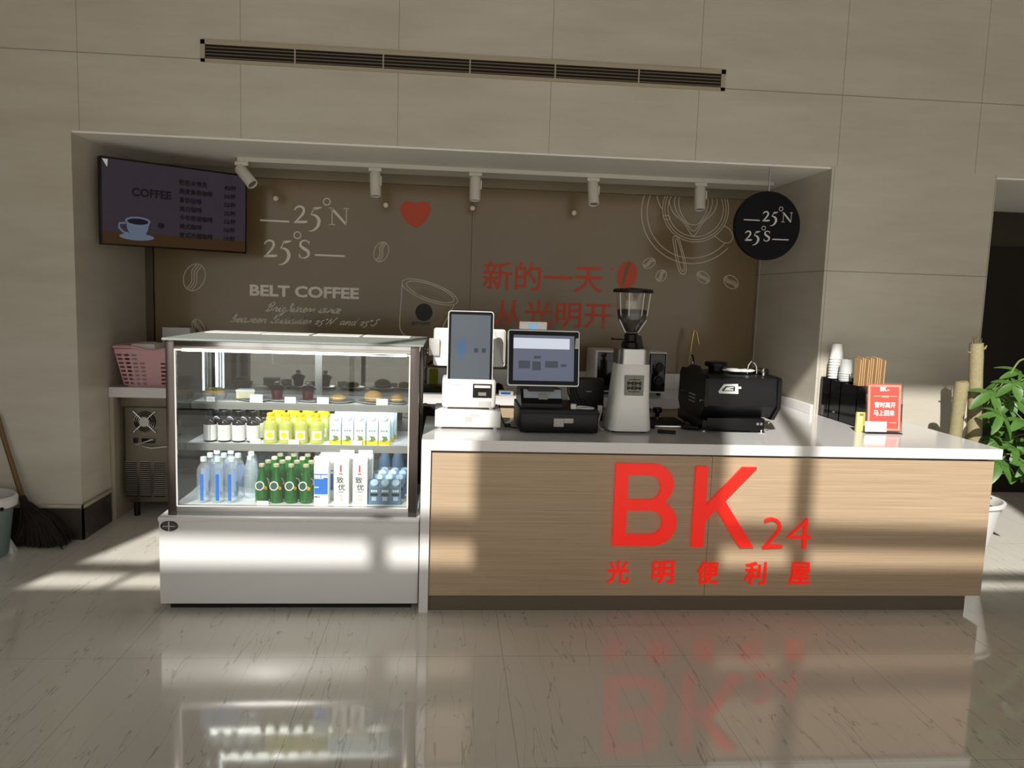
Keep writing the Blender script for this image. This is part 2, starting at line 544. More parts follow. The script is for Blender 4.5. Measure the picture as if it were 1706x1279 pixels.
def smooth_path(pts, n=6, closed=False):
    out = []; k = len(pts)
    for i in range(k if closed else k - 1):
        g = lambda j: Vector(pts[j % k]) if closed else Vector(pts[max(0, min(k - 1, j))])
        a, b, c_, d = g(i - 1), g(i), g(i + 1), g(i + 2)
        for t in range(n):
            u = t / n
            out.append(0.5 * ((2 * b) + (c_ - a) * u + (2 * a - 5 * b + 4 * c_ - d) * u * u + (3 * b - a - 3 * c_ + d) * u ** 3))
    if not closed: out.append(Vector(pts[-1]))
    return out

def ribbon(b, pts, w, nrm=Vector((0, -1, 0)), closed=False):
    """flat painted stroke; w is a width or one width per point"""
    n = len(pts); Lf = []; Rt = []
    for i, p in enumerate(pts):
        a = pts[(i - 1) % n] if (closed or i) else p
        c2 = pts[(i + 1) % n] if (closed or i < n - 1) else p
        t = (Vector(c2) - Vector(a)).normalized(); sd_ = t.cross(nrm).normalized()
        ww = w[min(i, len(w) - 1)] if isinstance(w, (list, tuple)) else w
        Lf.append(b.bm.verts.new(Vector(p) + sd_ * ww / 2)); Rt.append(b.bm.verts.new(Vector(p) - sd_ * ww / 2))
    for i in range(n if closed else n - 1):
        j = (i + 1) % n
        b.bm.faces.new((Lf[i], Lf[j], Rt[j], Rt[i]))
    return b

ORD = ['first', 'second', 'third', 'fourth', 'fifth', 'sixth', 'seventh', 'eighth', 'ninth', 'tenth', 'eleventh', 'twelfth']

# ================================================================== the setting
YW, XL, XR_, XP, ZS, YB = 1.1527, -2.165, 2.580, 3.716, 2.527, 2.27
ZC, XE0, XE1, YE = 7.4, -9.0, 9.5, -6.5
struct('floor', XE0 - .2, YE - .2, -0.1, XE1 + .2, 5.0, 0.0, M_floor)
struct('ceiling', XE0, YE - .1, ZC, XE1, YW + .4, ZC + .15, M_ceil)
struct('wall_left', XE0, YW, 0, XL, 2.5, ZC, M_walll)
struct('wall_upper', XL, YW, ZS, XP, YW + 1.35, ZC, M_wall)
struct('wall_right', XR_, YW, 0, XP, 2.5, ZS, M_pillar)
struct('wall_header', XP, YW, 2.512, XE1, 2.75, ZC, M_wall)
struct('wall_back', XL, YB + .02, 0, XR_, YB + .15, ZS, M_lobby)
struct('ceiling_niche', XL, YW + .012, ZS - .012, XR_, YB + .02, ZS, M_plaster)
struct('ceiling_corridor', XP, YW + .01, 2.50, XE1, 2.75, 2.512, M_plaster)
struct('wall_corridor', XP - .02, 2.72, 0, XE1, 2.85, 2.5, M_darkwall)
struct('door_1', 4.62, 2.68, 0, 5.75, 2.72, 2.2, M_door)
struct('trim_1', 4.52, 2.66, 0, 4.62, 2.72, 2.28, M_darkwall)
struct('wall_side', XE0 - .15, YE, 0, XE0, YW, ZC, M_lobby)
struct('wall_far', XE1, YE, 0, XE1 + .15, 2.85, ZC, M_lobby)
# skirting round the left pillar
b = MB(); b.box(XE0, YW - .012, 0, XL + .012, YW, .205); b.box(XL, YW - .012, 0, XL + .012, 1.548, .205)
b.build('baseboard_left', M_skirt, kind='structure')
b = MB(); b.box(XE0, YW - .02, .205, XL + .02, YW, .228, .003); b.box(XL, YW - .02, .205, XL + .02, 1.548, .228, .003)
b.build('trim_2', M_skirtcap, kind='structure')
b = MB(); b.box(XR_, YW - .012, 0, XP, YW, .205)
b.build('baseboard_right', M_skirt, kind='structure')
# metal edge trims of the niche
b = MB()
b.box(XL + .0, YB - .02, .96, XL + .055, YB + .018, ZS - .012)
b.build('trim_3', mat('bronze edge trim', C(92, 84, 66), 0.35, metal=0.4), kind='structure')
b = MB()
b.box(XL + .05, YB - .035, 2.445, XR_, YB + .018, ZS - .012)
b.build('trim_4', mat('grey channel', C(126, 116, 96), 0.35, metal=0.3), kind='structure')
MB().box(XR_ - .006, YB - .04, .965, XR_, YB - .02, 2.43).build('trim_5', M_skirtcap, kind='structure')

# the entrance side behind the viewer: unseen high windows inferred from sunlit patches, lower glazing added for ambient light
def uu(u): return u + SUN_AZ * YE
ZV = -SUN_EL * YE
Z0, Z3, Z4 = .264 + ZV, 2.005 + ZV, 2.2 + ZV
def zl(v0, u): return v0 - .0158 * (u - 1.3) + ZV
Z1 = lambda u: zl(.406, u)
Z2 = lambda u: zl(.512, u)
yo, yi = YE - .06, YE
b = MB()
b.box(XE0, yo, 3.8, XE1, yi, Z0)
b.box(XE0, yo, Z4, XE1, yi, ZC)
b.box(uu(2.33), yo, Z3, XE1, yi, Z4)
b.box(XE0, yo, Z0, uu(-2.25), yi, Z4)
b.box(uu(.26), yo, Z0, uu(1.552), yi, Z4)
b.box(uu(4.13), yo, Z0, XE1, yi, Z3)
b.box(XE0, yo, 0, -4.8, yi, 3.8)
b.box(7.5, yo, 0, XE1, yi, 3.8)
b.build('wall_entrance', M_lobby, kind='structure')
b = MB()
for u0, u1 in ((-2.25, .26), (1.552, 4.13)):
    b.prism([(uu(u0), Z1(u0)), (uu(u1), Z1(u1)), (uu(u1), Z2(u1)), (uu(u0), Z2(u0))], 'Y', yo, yi)
for u0, u1 in ((-1.82, -1.79), (-.27, -.19), (1.937, 2.03)): b.box(uu(u0), yo, Z0, uu(u1), yi, Z4)
b.build('window_1', M_darkwall, kind='structure')
b = MB()
for x in (-4.8, -3.0, -1.2, .6, 2.4, 4.2, 6.0, 7.44): b.box(x, yo, 0, x + .06, yi, 3.8)
b.box(-4.8, yo, 2.3, 7.5, yi, 2.36); b.box(-4.8, yo, 0, 7.5, yi, .08)
b.build('window_added', M_darkwall, kind='structure')
MB().box(-30, -40, -.14, 30, YE - .2, -.04).build('floor_outside', mat('pale paving', C(176, 168, 156), 0.8), kind='structure')

# ================================================================== linear vent in the upper wall
vt = thing('air_vent', 'long narrow slatted air vent set in the stone above the niche', 'vent', (0.21, YW, 2.96))
vx0, vx1, vz0, vz1 = -1.40, 1.83, 2.960, 3.089
b = MB()
b.box(vx0, YW - .012, vz1 - .026, vx1, YW - .001, vz1); b.box(vx0, YW - .012, vz0, vx1, YW - .001, vz0 + .02)
b.box(vx0, YW - .012, vz0, vx0 + .025, YW - .001, vz1); b.box(vx1 - .028, YW - .012, vz0, vx1, YW - .001, vz1)
b.build('vent_frame', M_ventf, vt)
MB().box(vx0 + .02, YW - .004, vz0 + .015, vx1 - .02, YW - .002, vz1 - .02).build('vent_backing', M_slot, vt)
n = 6; wseg = (vx1 - vx0 - .053) / n
for i in range(n):
    a = vx0 + .025 + i * wseg
    b = MB()
    for k in range(4):
        z = vz0 + .026 + k * .0195
        b.box(a + .003, YW - .010, z, a + wseg - .003, YW - .004, z + .006, rot=Matrix.Rotation(.35, 4, 'X'))
    b.build('vent_grille', M_slat, vt)
    if i: MB().box(a - .004, YW - .0115, vz0 + .018, a + .004, YW - .003, vz1 - .024).build('vent_divider', M_ventf, vt)

# ================================================================== painted glass panel with its prints
gp = thing('glass_wall_panel', 'olive brown painted glass panel with white coffee drawings across the back of the niche', 'wall panel', (0.2, YB, .96))
px0, px1, pz0, pz1 = XL + .058, XR_ - .008, .965, 2.445
cuts = [px0, .2805, px1]
for a, c2 in zip(cuts, cuts[1:]):
    MB().box(a + .0008, YB, pz0, c2 - .0008, YB + .012, pz1, .0008, 1).build('glass_sheet', M_panel, gp)
for q in ((460, 331), (643, 342), (787, 347), (956, 355)):
    p = at(*q, Y=YB)
    b = MB(); b.lathe([(.022, 0), (.022, .012), (.017, .018), (0, .018)], p, 20, Vector((0, -1, 0)))
    b.build('standoff_knob', mat('satin knob', C(206, 198, 178), 0.3, metal=0.3) if 'satin knob' not in MATS else MATS['satin knob'], gp)
YD = YB - .0015
def dp(pts, ox, oy, sc):      # spots of the drawing -> points on the glass
    return [at(ox + x / sc, oy + y / sc, Y=YD) for x, y in pts]
# -- latitude logo, traced once and used on the glass and on the hanging disc
LOGO = {}
def logo_strokes():
    S = []
    two = lambda dx, dy: [([(984, 214), (992, 200), (1008, 189), (1030, 188), (1047, 200), (1050, 220), (1040, 243), (1015, 272), (984, 301)], [7, 10, 13, 15, 17, 18, 17, 13, 9], dx, dy),
                          ([(980, 299), (1010, 297), (1050, 297), (1075, 294)], [13, 18, 19, 12], dx, dy)]
    five = lambda dx, dy: [([(1117, 202), (1145, 200), (1176, 193)], [17, 18, 5], dx, dy), ([(1122, 198), (1112, 222), (1100, 247)], [6, 7, 8], dx, dy),
                           ([(1099, 245), (1125, 248), (1148, 265), (1158, 293), (1150, 325), (1128, 350), (1104, 361), (1084, 362)], [6, 15, 22, 25, 21, 14, 8, 5], dx, dy)]
    S += two(0, 0) + five(0, 0)
    S += two(-214, 241) + five(-214, 238)
    S.append(([(1213 + 24 * math.cos(t * math.pi / 12), 153 + 24 * math.sin(t * math.pi / 12)) for t in range(25)], 7, 0, 0))
    S.append(([(1004 + 24 * math.cos(t * math.pi / 12), 391 + 24 * math.sin(t * math.pi / 12)) for t in range(25)], 7, 0, 0))
    S += [([(738, 284), (947, 295)], 13, 0, 0), ([(1127, 531), (1341, 540)], 13, 0, 0)]
    S += [([(1252, 200), (1250, 314)], 6, 0, 0), ([(1246, 198), (1300, 258), (1353, 319)], [15, 18, 15], 0, 0), ([(1353, 203), (1352, 318)], 6, 0, 0),
          ([(1228, 197), (1262, 199)], 5, 0, 0), ([(1226, 314), (1272, 317)], 5, 0, 0), ([(1330, 201), (1371, 203)], 5, 0, 0)]
    S += [([(1086, 455), (1078, 436), (1058, 429), (1036, 434), (1026, 450), (1030, 470), (1052, 487), (1078, 505), (1084, 527), (1070, 547), (1046, 553), (1026, 546), (1017, 524)],
           [4, 7, 9, 12, 16, 20, 22, 22, 18, 13, 9, 7, 4], 0, 0), ([(1088, 430), (1087, 458)], 5, 0, 0), ([(1017, 520), (1017, 552)], 5, 0, 0)]
    out = []
    for pts, w, dx, dy in S:
        out.append(([(x + dx, y + dy) for x, y in pts], w))
    return out
k_ = (at(400, 400, Y=YD) - at(401, 400, Y=YD)).length / 4.265     # metres per traced unit
b = MB()
for pts, w in logo_strokes():
    P3 = dp(pts, 260, 300, 4.265)
    P3 = smooth_path(P3, 4) if len(P3) > 2 else P3
    if isinstance(w, list) and len(pts) > 2:
        ws = []
        for i in range(len(w) - 1): ws += [w[i] + (w[i + 1] - w[i]) * t / 4 for t in range(4)]
        ws.append(w[-1]); ww = [q * k_ for q in ws]
    elif isinstance(w, list): ww = [q * k_ for q in w]
    else: ww = w * k_
    ribbon(b, P3, ww)
b.build('latitude_lettering', M_chalk, gp)
def ptext(name, body, q0, q1, y, h, m, bold=0.0, shear=0.0, parent=gp, spacing=1.0):
    """a line of print from spot q0 to q1 (its left and right ends) on the glass"""
    a = at(*q0, Y=YD); c2 = at(*q1, Y=YD)
    O = (a + c2) / 2
    return fit(textmesh(body, bold, 0, shear, spacing), O, XU, ZU, (c2 - a).x, h).build(name, m, parent)
ptext('brand_lettering', 'BELT COFFEE', (416, 484), (598, 488), 0, .088, M_chalk, .035)
GLY = {
 'e': (.8, [[(0, .1), (.35, .4), (.65, .75), (.5, 1), (.2, .8), (.15, .3), (.4, 0), (.8, .15)]]),
 'n': (1.0, [[(0, .2), (.2, .9), (.3, .95), (.25, 0)], [(.27, .5), (.6, .95), (.75, .8), (.7, .1), (1.0, .1)]]),
 'r': (.85, [[(0, .1), (.25, .95), (.4, .8), (.65, .9), (.55, .3), (.65, 0), (.9, .1)]]),
 'i': (.65, [[(0, .1), (.3, .95), (.3, .1), (.45, 0), (.65, .1)], [(.36, 1.33), (.44, 1.41)]]),
 'g': (.95, [[(.7, .85), (.35, 1), (.1, .6), (.25, .05), (.6, .4), (.75, .95), (.65, -.3), (.35, -1), (.1, -.8), (.5, -.2), (1, .15)]]),
 'h': (.9, [[(0, .1), (.4, 1.3), (.5, 1.9), (.3, 1.9), (.2, 1), (.2, 0)], [(.2, .4), (.5, .95), (.7, .8), (.65, .1), (.9, .1)]]),
 't': (.7, [[(0, .1), (.35, 1.6)], [(.35, 1.6), (.25, .2), (.4, 0), (.7, .15)], [(.05, 1.05), (.75, 1.12)]]),
 's': (.7, [[(0, .1), (.4, .95), (.6, .6), (.5, .1), (.15, .05), (.7, .1)]]),
 'a': (.9, [[(.65, .85), (.35, 1), (.1, .5), (.25, 0), (.55, .4), (.7, .95), (.65, .15), (.95, .1)]]),
 'b': (.85, [[(0, .1), (.4, 1.3), (.45, 1.9), (.25, 1.8), (.15, .3), (.35, 0), (.6, .4), (.5, .8), (.9, .75)]]),
 'w': (1.1, [[(0, .9), (.1, .1), (.35, .05), (.5, .9), (.5, .1), (.75, .05), (.95, .9), (1.15, .8)]]),
 'l': (.6, [[(0, .1), (.4, 1.3), (.45, 1.9), (.25, 1.8), (.2, .2), (.35, 0), (.6, .1)]]),
 'u': (.85, [[(0, .9), (.1, .1), (.35, .05), (.6, .9), (.6, .1), (.9, .1)]]),
 'd': (.9, [[(.65, .85), (.35, 1), (.1, .5), (.25, 0), (.55, .3), (.85, 1.9), (.68, .15), (.95, .1)]]),
 'B': (1.3, [[(.1, 1.2), (.5, 2.1), (.35, 0)], [(.2, 1.8), (.7, 2.2), (1.05, 1.8), (.8, 1.2), (.55, 1.1), (.95, .9), (.9, .2), (.4, -.05), (.1, .2)]]),
 '2': (.7, [[(0, .7), (.3, 1), (.5, .75), (.05, 0), (.3, .1), (.6, 0)]]),
 '5': (.75, [[(.6, 1.05), (.25, 1), (.15, .5), (.45, .35), (.4, -.3), (.05, -.4)]]),
 '°': (.45, [[(.15 + .14 * math.cos(t), 1.3 + .14 * math.sin(t)) for t in [2 * math.pi * i / 8 for i in range(9)]]]),
 'N': (1.5, [[(0, 0), (.15, .3), (.4, 1.6)], [(.4, 1.6), (.7, 0)], [(.7, 0), (1.2, 1.7), (1.35, 1.75)]]),
 'S': (1.1, [[(1.0, 1.5), (.8, 1.75), (.5, 1.4), (.75, .8), (.5, .05), (.1, .1), (0, .4)]]),
 ' ': (.75, [])}
def cursive(text, q0, q1, xh, w):
    """joined handwriting from spot q0 to q1 along its base line"""
    a, c2 = at(*q0, Y=YD), at(*q1, Y=YD)
    total = sum(GLY[ch][0] for ch in text) + .45
    sx = (c2.x - a.x) / total; x = 0; b = MB()
    for ch in text:
        adv, strokes = GLY[ch]
        for st_ in strokes:
            P3 = [Vector((a.x + (x + u + v * .42) * sx, YD, a.z + (c2.z - a.z) * (x / total) + v * xh)) for u, v in st_]
            ribbon(b, smooth_path(P3, 4) if len(P3) > 2 else P3, w)
        x += adv
    return b.build('script_lettering', M_chalk, gp)
cursive('Brightness taste', (441, 518), (570, 522), .032, .0062)
cursive('between latitudes 25°N and 25°S', (383, 536), (632, 543), .030, .0058)
# -- the line drawings
def drawing(name, strokes, ox, oy, sc, w, m=M_chalkdim):
    b = MB()
    for s_ in strokes:
        closed = s_[0] == 'c'
        P3 = smooth_path(dp(s_[1], ox, oy, sc), 5, closed)
        ribbon(b, P3, w, closed=closed)
    return b.build(name, m, gp)
def oval(cx, cy, a, b_, rot, n=16):
    r = math.radians(rot)
    return [(cx + a * math.cos(t) * math.cos(r) - b_ * math.sin(t) * math.sin(r), cy + a * math.cos(t) * math.sin(r) + b_ * math.sin(t) * math.cos(r)) for t in [2 * math.pi * i / n for i in range(n)]]
def bean(cx, cy, a, b_, rot):
    r = math.radians(rot)
    def q(u, v): return (cx + u * math.cos(r) - v * math.sin(r), cy + u * math.sin(r) + v * math.cos(r))
    S = [('c', oval(cx, cy, a, b_, rot))]
    for off in (-.24, 0.02, .26):
        S.append(('o', [q(-a * .93, b_ * off), q(-a * .4, b_ * (off + .2)), q(0, b_ * off), q(a * .4, b_ * (off - .16)), q(a * .93, b_ * off)]))
    return S
drawing('bean_drawing', bean(272, 690, 98, 74, 112), 260, 300, 4.265, .006)
drawing('bean_drawing', bean(1600, 510, 72, 50, 110), 260, 300, 4.265, .006)
drawing('bean_drawing', bean(300, 1045, 62, 38, 62), 260, 300, 4.265, .005)
for cx, cy, a, b_, r in ((235, 843, 62, 44, 150), (350, 962, 58, 46, 125), (748, 978, 68, 48, 40), (1012, 1022, 74, 56, 38)):
    drawing('bean_drawing', bean(cx, cy, a, b_, r), 1040, 290, 5.687, .005)
def arc(cx, cy, rx, ry, a0, a1, n=26):
    return [(cx + rx * math.cos(math.radians(a0 + (a1 - a0) * i / n)), cy + ry * math.sin(math.radians(a0 + (a1 - a0) * i / n))) for i in range(n + 1)]
S = []
for r in (312, 290): S.append(('o', arc(676, 330, r, r, -28 if r > 300 else -30, 212)))
S.append(('o', arc(676, 330, 262, 262, -32, 215)))
S.append(('o', arc(640, 365, 476, 482, 44, 208))); S.append(('o', arc(640, 365, 424, 430, 42, 210)))
for k, (w_, t_) in enumerate(((225, 585), (180, 540), (140, 480))):
    S.append(('o', [(655 - w_ * .8, 180), (655 - w_, 250), (655 - w_ * .86, 360), (655 - w_ * .4, 460), (655, t_), (655 + w_ * .4, 460), (655 + w_ * .86, 360), (655 + w_, 250), (655 + w_ * .8, 185)]))
S.append(('o', [(300, 160), (318, 240), (345, 310), (370, 330)]))
S.append(('o', [(945, 490), (1000, 525), (1030, 600), (990, 650), (930, 640), (850, 580)]))
S.append(('c', [(462, 600), (478, 720), (500, 850), (530, 930), (560, 948), (586, 920), (580, 830), (540, 680), (510, 600)]))
S.append(('o', [(480, 610), (500, 740), (520, 850), (545, 915), (568, 905), (560, 820), (525, 680), (495, 605)]))
S.append(('c', [(370, 400), (390, 392), (428, 398), (426, 424), (398, 430), (374, 420)]))
drawing('latte_drawing', S, 1040, 290, 5.687, .006)
S = [('c', oval(295, 722, 190, 58, 20)), ('c', oval(298, 722, 162, 46, 20)), ('o', [(117, 665), (108, 800), (100, 930), (110, 975), (135, 1003), (200, 1030)]), ('o', [(455, 800), (430, 850), (400, 905), (380, 950)])]
drawing('cup_drawing', S, 640, 300, 3.877, .007)
b = MB(); b.face(dp([(185, 712), (215, 705), (270, 708), (330, 730), (375, 757), (392, 782), (350, 776), (280, 760), (220, 738)], 640, 300, 3.877)); b.build('cup_drawing_foam', mat('pale print', C(146, 134, 112), .6), gp)
b = MB(); b.face(dp(oval(257, 853, 56, 57, 0, 24), 640, 300, 3.877)); b.build('cup_drawing_badge', M_darkprint, gp)
ptext('cup_lettering', 'BELT COFFEE', (640 + 178 / 3.877, 300 + 912 / 3.877), (640 + 295 / 3.877, 300 + 940 / 3.877), 0, .024, M_darkprint, .03)
# -- red slogan, bean and heart: a reflection painted flat onto the glass
ptext('slogan_lettering', '新的一天', (804, 461), (1005, 462), 0, .225, M_redreflect, .016)
ptext('slogan_lettering', '从光明开', (823, 523), (1019, 523), 0, .21, M_redreflect, .016)
b = MB()
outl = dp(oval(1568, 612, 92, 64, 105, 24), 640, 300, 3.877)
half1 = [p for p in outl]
b.face(half1); b.build('slogan_bean', M_redreflect, gp)
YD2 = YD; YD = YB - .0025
b = MB(); b.face(dp([(1590, 527), (1598, 540), (1572, 600), (1552, 660), (1536, 692), (1530, 690), (1540, 640), (1552, 580), (1570, 535)], 640, 300, 3.877)); b.build('slogan_bean_gap', mat('pale split in reflection', C(132, 104, 72), .6), gp)
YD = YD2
b = MB(); b.face(dp(oval(1470, 575, 8, 10, 0, 10), 640, 300, 3.877)); b.build('slogan_dot', M_redreflect, gp)
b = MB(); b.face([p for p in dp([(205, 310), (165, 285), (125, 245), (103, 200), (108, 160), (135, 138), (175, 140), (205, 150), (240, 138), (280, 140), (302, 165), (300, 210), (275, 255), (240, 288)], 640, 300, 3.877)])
b.build('slogan_heart', M_redreflect, gp)

# ================================================================== menu screen across the left corner
tc = Vector((-1.722, 1.669, 2.143)); tw, th, ty, tp = .963, .553, .67, .03
TU = Vector((math.cos(ty), math.sin(ty), 0)); tn = Vector((math.sin(ty), -math.cos(ty), 0))
TV_ = ZU * math.cos(tp) + tn * math.sin(tp); TN = TU.cross(TV_)
def tvp(u, v, d=0.0): return tc + TU * ((u - .5) * tw) + TV_ * ((.5 - v) * th) + TN * d
tv = thing('menu_screen', 'wide black framed menu screen hung across the upper left corner of the niche', 'screen', tc - ZU * th / 2)
RM = Matrix((TU, -TN, TV_)).transposed().to_4x4()
b = MB().box(-tw / 2, 0, -th / 2, tw / 2, .045, th / 2, .004); b.xf(Matrix.Translation(tc) @ RM); b.build('screen_housing', M_black, tv)
e = .012
sb = MB().face([tvp(e, e * 1.7, .001), tvp(1 - e, e * 1.7, .001), tvp(1 - e, .84, .001), tvp(e, .84, .001)]).build('screen_glass', M_tv, tv)
MB().face([tvp(e, .84, .001), tvp(1 - e, .84, .001), tvp(1 - e, 1 - e * 1.7, .001), tvp(e, 1 - e * 1.7, .001)]).build('screen_table_picture', M_tvb, tv)
def tvtext(name, body, u, v, w=None, h=None, m=M_tvt, bold=.045, left=True):
    me = textmesh(body, bold)
    xs = [q.co.x for q in me.vertices]; ys = [q.co.y for q in me.vertices]
    if w is None: w = h * (max(xs) - min(xs)) / (max(ys) - min(ys))
    O = tvp(u, v, .002) + (TU * w / 2 if left else Vector())
    fit(me, O, TU, TV_, w, h).build(name, m, tv)
tvtext('title_lettering', 'COFFEE', .195, .365, .26 * tw, .055, bold=.04)
for i, (a, p) in enumerate((('脏脏冰博克', '40/杯'), ('燕麦拿铁咖啡', '34/杯'), ('拿铁咖啡', '33/杯'), ('澳白咖啡', '35/杯'), ('卡布奇诺咖啡', '32/杯'), ('美式咖啡', '18/杯'), ('意式浓缩咖啡', '19/杯'))):
    v = .19 + i * .1055
    tvtext('menu_lettering', a, .505, v, None, .040)
    tvtext('price_lettering', p, .825, v, None, .038)
def tvshape(name, pts, m, d=.002): MB().face([tvp(u, v, d) for u, v in pts]).build(name, m, tv)
def tov(cu, cv, a, b_, n=20): return [(cu + a * math.cos(2 * math.pi * i / n), cv + b_ * math.sin(2 * math.pi * i / n)) for i in range(n)]
tvshape('saucer_picture', tov(.225, .885, .112, .042), M_tvc)
tvshape('cup_picture', [(.155, .70), (.165, .80), (.185, .88), (.275, .88), (.295, .80), (.31, .70)], M_tvc, .0025)
tvshape('cup_picture_rim', tov(.232, .70, .082, .05), M_tvc, .003)
tvshape('cup_picture_coffee', tov(.232, .706, .068, .036), M_tvd, .0035)
b = MB(); ribbon(b, [tvp(u, v, .002) for u, v in ((.155, .73), (.115, .74), (.112, .79), (.14, .84), (.17, .85))], .012, TN); b.build('cup_picture_handle', M_tvc, tv)
tvshape('bean_picture', tov(.385, .73, .024, .035, 12), M_tvt)
tvshape('corner_mark', [(.015, .03), (.05, .03), (.045, .12)], M_tvw)
MB().cyl(tc + Vector((-.15, .22, .0)), tc + TN * -.04, .03).build('wall_bracket', M_black, tv)

# ================================================================== lighting track and spotlights
zt = ZS - .012
rail = MB().box(-1.36, 1.783, zt - .028, 2.46, 1.817, zt)
rail.build('lighting_track', M_spot, label='slim white lighting track under the niche ceiling', cat='lighting track')
def spotlight(x, aim, label, y=1.80):
    t = thing('track_spotlight', label, 'spotlight', (x, y, zt - .028), 'white track spotlights')
    MB().box(x - .045, y - .017, zt - .055, x + .045, y + .017, zt - .0285, .003).build('track_adapter', M_spot, t)
    d = Vector(aim).normalized()
    piv = Vector((x, y, zt - .085))
    MB().cyl((x, y, zt - .054), piv, .008, seg=10).build('swivel_arm', M_spot, t)
    top = piv + Vector((0, -.0, -.005)) - d * .03
    b = MB(); b.lathe([(0, 0), (.036, 0), (.039, .006), (.039, .165), (.034, .168), (.032, .155), (0, .155)], top, 24, d)
    b.build('lamp_body', M_spot, t)
    b = MB(); b.lathe([(.031, .154), (.031, .157), (0, .158)], top, 20, d); b.build('lamp_lens', M_lens, t)
    b = MB(); b.box(-.004, -.02, -.03, .004, .02, .03); b.xf(Matrix.Translation(piv + Vector((.042, 0, -.03)))); b.build('tilt_bracket', M_spot, t)
    return t
def rx(px, py): return at(px, py, Y=1.80).x
spotlight(rx(403, 275), (.62, -.35, -.70), 'white spotlight tilted sideways beside the menu screen corner')
spotlight(rx(625, 285), (.06, -.15, -1), 'white spotlight hanging above the bean drawing right of the white latitude lettering')
spotlight(rx(792, 295), (.0, -.1, -1), 'white spotlight directly above the seam knob of the glass panel')
spotlight(rx(988, 305), (.04, -.3, -1), 'white spotlight above the last character of the red slogan')
spotlight(rx(1167, 310), (-.03, -.2, -1), 'white spotlight in front of the latte cup drawing')

# ================================================================== hanging round sign
sg = thing('round_hanging_sign', 'round black sign with white latitude lettering hung from the niche edge', 'sign', (2.182, 1.19, 1.92))
sc_ = Vector((2.182, 1.19, 2.136)); SR = .222
b = MB(); b.lathe([(0, -.016), (SR - .003, -.016), (SR, -.013), (SR, .013), (SR - .003, .016), (0, .016)], sc_, 64, 'Y'); b.build('sign_disc', M_navy, sg)
b = MB()
lu = (at(1318, 356, Y=1.17).x - at(1236, 369, Y=1.17).x) / (1371 - 738)
for pts, w in logo_strokes():
    Q = [(sc_.x + .0 + (x - 1052) * lu, 1.1725, sc_.z + .005 - (y - .045 * (x - 1052) - 352) * lu) for x, y in pts]
    Q = smooth_path(Q, 4) if len(Q) > 2 else [Vector(q) for q in Q]
    if isinstance(w, list) and len(pts) > 2:
        ws = []
        for i in range(len(w) - 1): ws += [w[i] + (w[i + 1] - w[i]) * t / 4 for t in range(4)]
        ww = [q * lu * 1.15 for q in ws + [w[-1]]]
    elif isinstance(w, list): ww = [q * lu * 1.15 for q in w]
    else: ww = w * lu * 1.1
    ribbon(b, Q, ww)
b.build('latitude_lettering', M_signwhite, sg)
MB().cyl((2.182, 1.19, sc_.z + SR - .004), (2.182, 1.19, zt), .006, seg=10).build('hanging_rod', M_alu, sg)

# ================================================================== service counter
HC, HT = .9, .055
XR2 = 3.07
sc = thing('service_counter', 'L-shaped service counter with white quartz top and oak front bearing red letters', 'counter', (1.5, .4, 0))
top = [(0, 0), (XR2, 0), (XR2, YW - .002), (XR_ - .001, YW - .002), (XR_ - .001, 2.245), (2.05, 2.245), (2.05, .75), (0, .75)]
MB().prism(top, 'Z', HC - HT, HC).build('worktop', M_quartz, sc)
MB().box(0, 0, 0, .047, .75, HC - HT).build('end_panel', M_quartz, sc)
MB().box(.05, .02, .085, 1.498, .038, HC - HT - .013).build('front_panel', M_oak, sc)
MB().box(1.5, .02, .085, 3.043, .038, HC - HT - .013).build('front_panel', M_oak, sc)
MB().box(.047, .038, 0, 2.96, .7, HC - HT - .004).build('carcass', M_kick, sc)
MB().box(.05, .034, 0, 2.965, .040, .085).build('kick_plate', M_kick, sc)
MB().box(3.02, .038, .085, 3.043, YW - .004, HC - HT - .004).build('side_panel', M_oak, sc)
MB().box(XR_ - .022, YW + .002, HC, XR_ - .002, 2.245, HC + .065, .003).build('upstand', M_quartz, sc)
def letter(name, me, x, z, w, h, dep=.018, m=M_red):
    return fit(me, (x, .0195, z), XU, ZU, w, h, depth=dep).build(name, m, sc)
def bez_arc(cx, cy, rx, ry, a0, a1, n=14):
    return [(cx + rx * math.cos(math.radians(a0 + (a1 - a0) * i / n)), cy + ry * math.sin(math.radians(a0 + (a1 - a0) * i / n))) for i in range(n + 1)]
# B traced as an outline with two openings, K as one outline
Bl = [[(0, 0), (.205, 0)] + bez_arc(.205, .122, .128, .122, -90, 62)[1:] + bez_arc(.195, .323, .112, .107, -38, 90)[1:] + [(0, .43)],
      [(.066, .060)] + [(.195, .060)] + bez_arc(.195, .1235, .064, .0635, -90, 90)[1:] + [(.066, .187)],
      [(.066, .243), (.185, .243)] + bez_arc(.185, .3075, .056, .0645, -90, 90)[1:] + [(.066, .372)]]
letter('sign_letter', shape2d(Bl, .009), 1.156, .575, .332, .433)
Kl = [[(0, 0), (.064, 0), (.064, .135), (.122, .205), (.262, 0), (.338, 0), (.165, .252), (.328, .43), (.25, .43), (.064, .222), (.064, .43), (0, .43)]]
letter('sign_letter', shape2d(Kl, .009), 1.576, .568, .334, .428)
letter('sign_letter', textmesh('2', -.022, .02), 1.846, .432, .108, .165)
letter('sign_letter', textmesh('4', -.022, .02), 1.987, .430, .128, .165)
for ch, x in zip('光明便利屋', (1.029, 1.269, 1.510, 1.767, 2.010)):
    letter('sign_character', textmesh(ch, .016, .02), x, .213 - .0045 * (x - 1.5), .116, .124, .014)

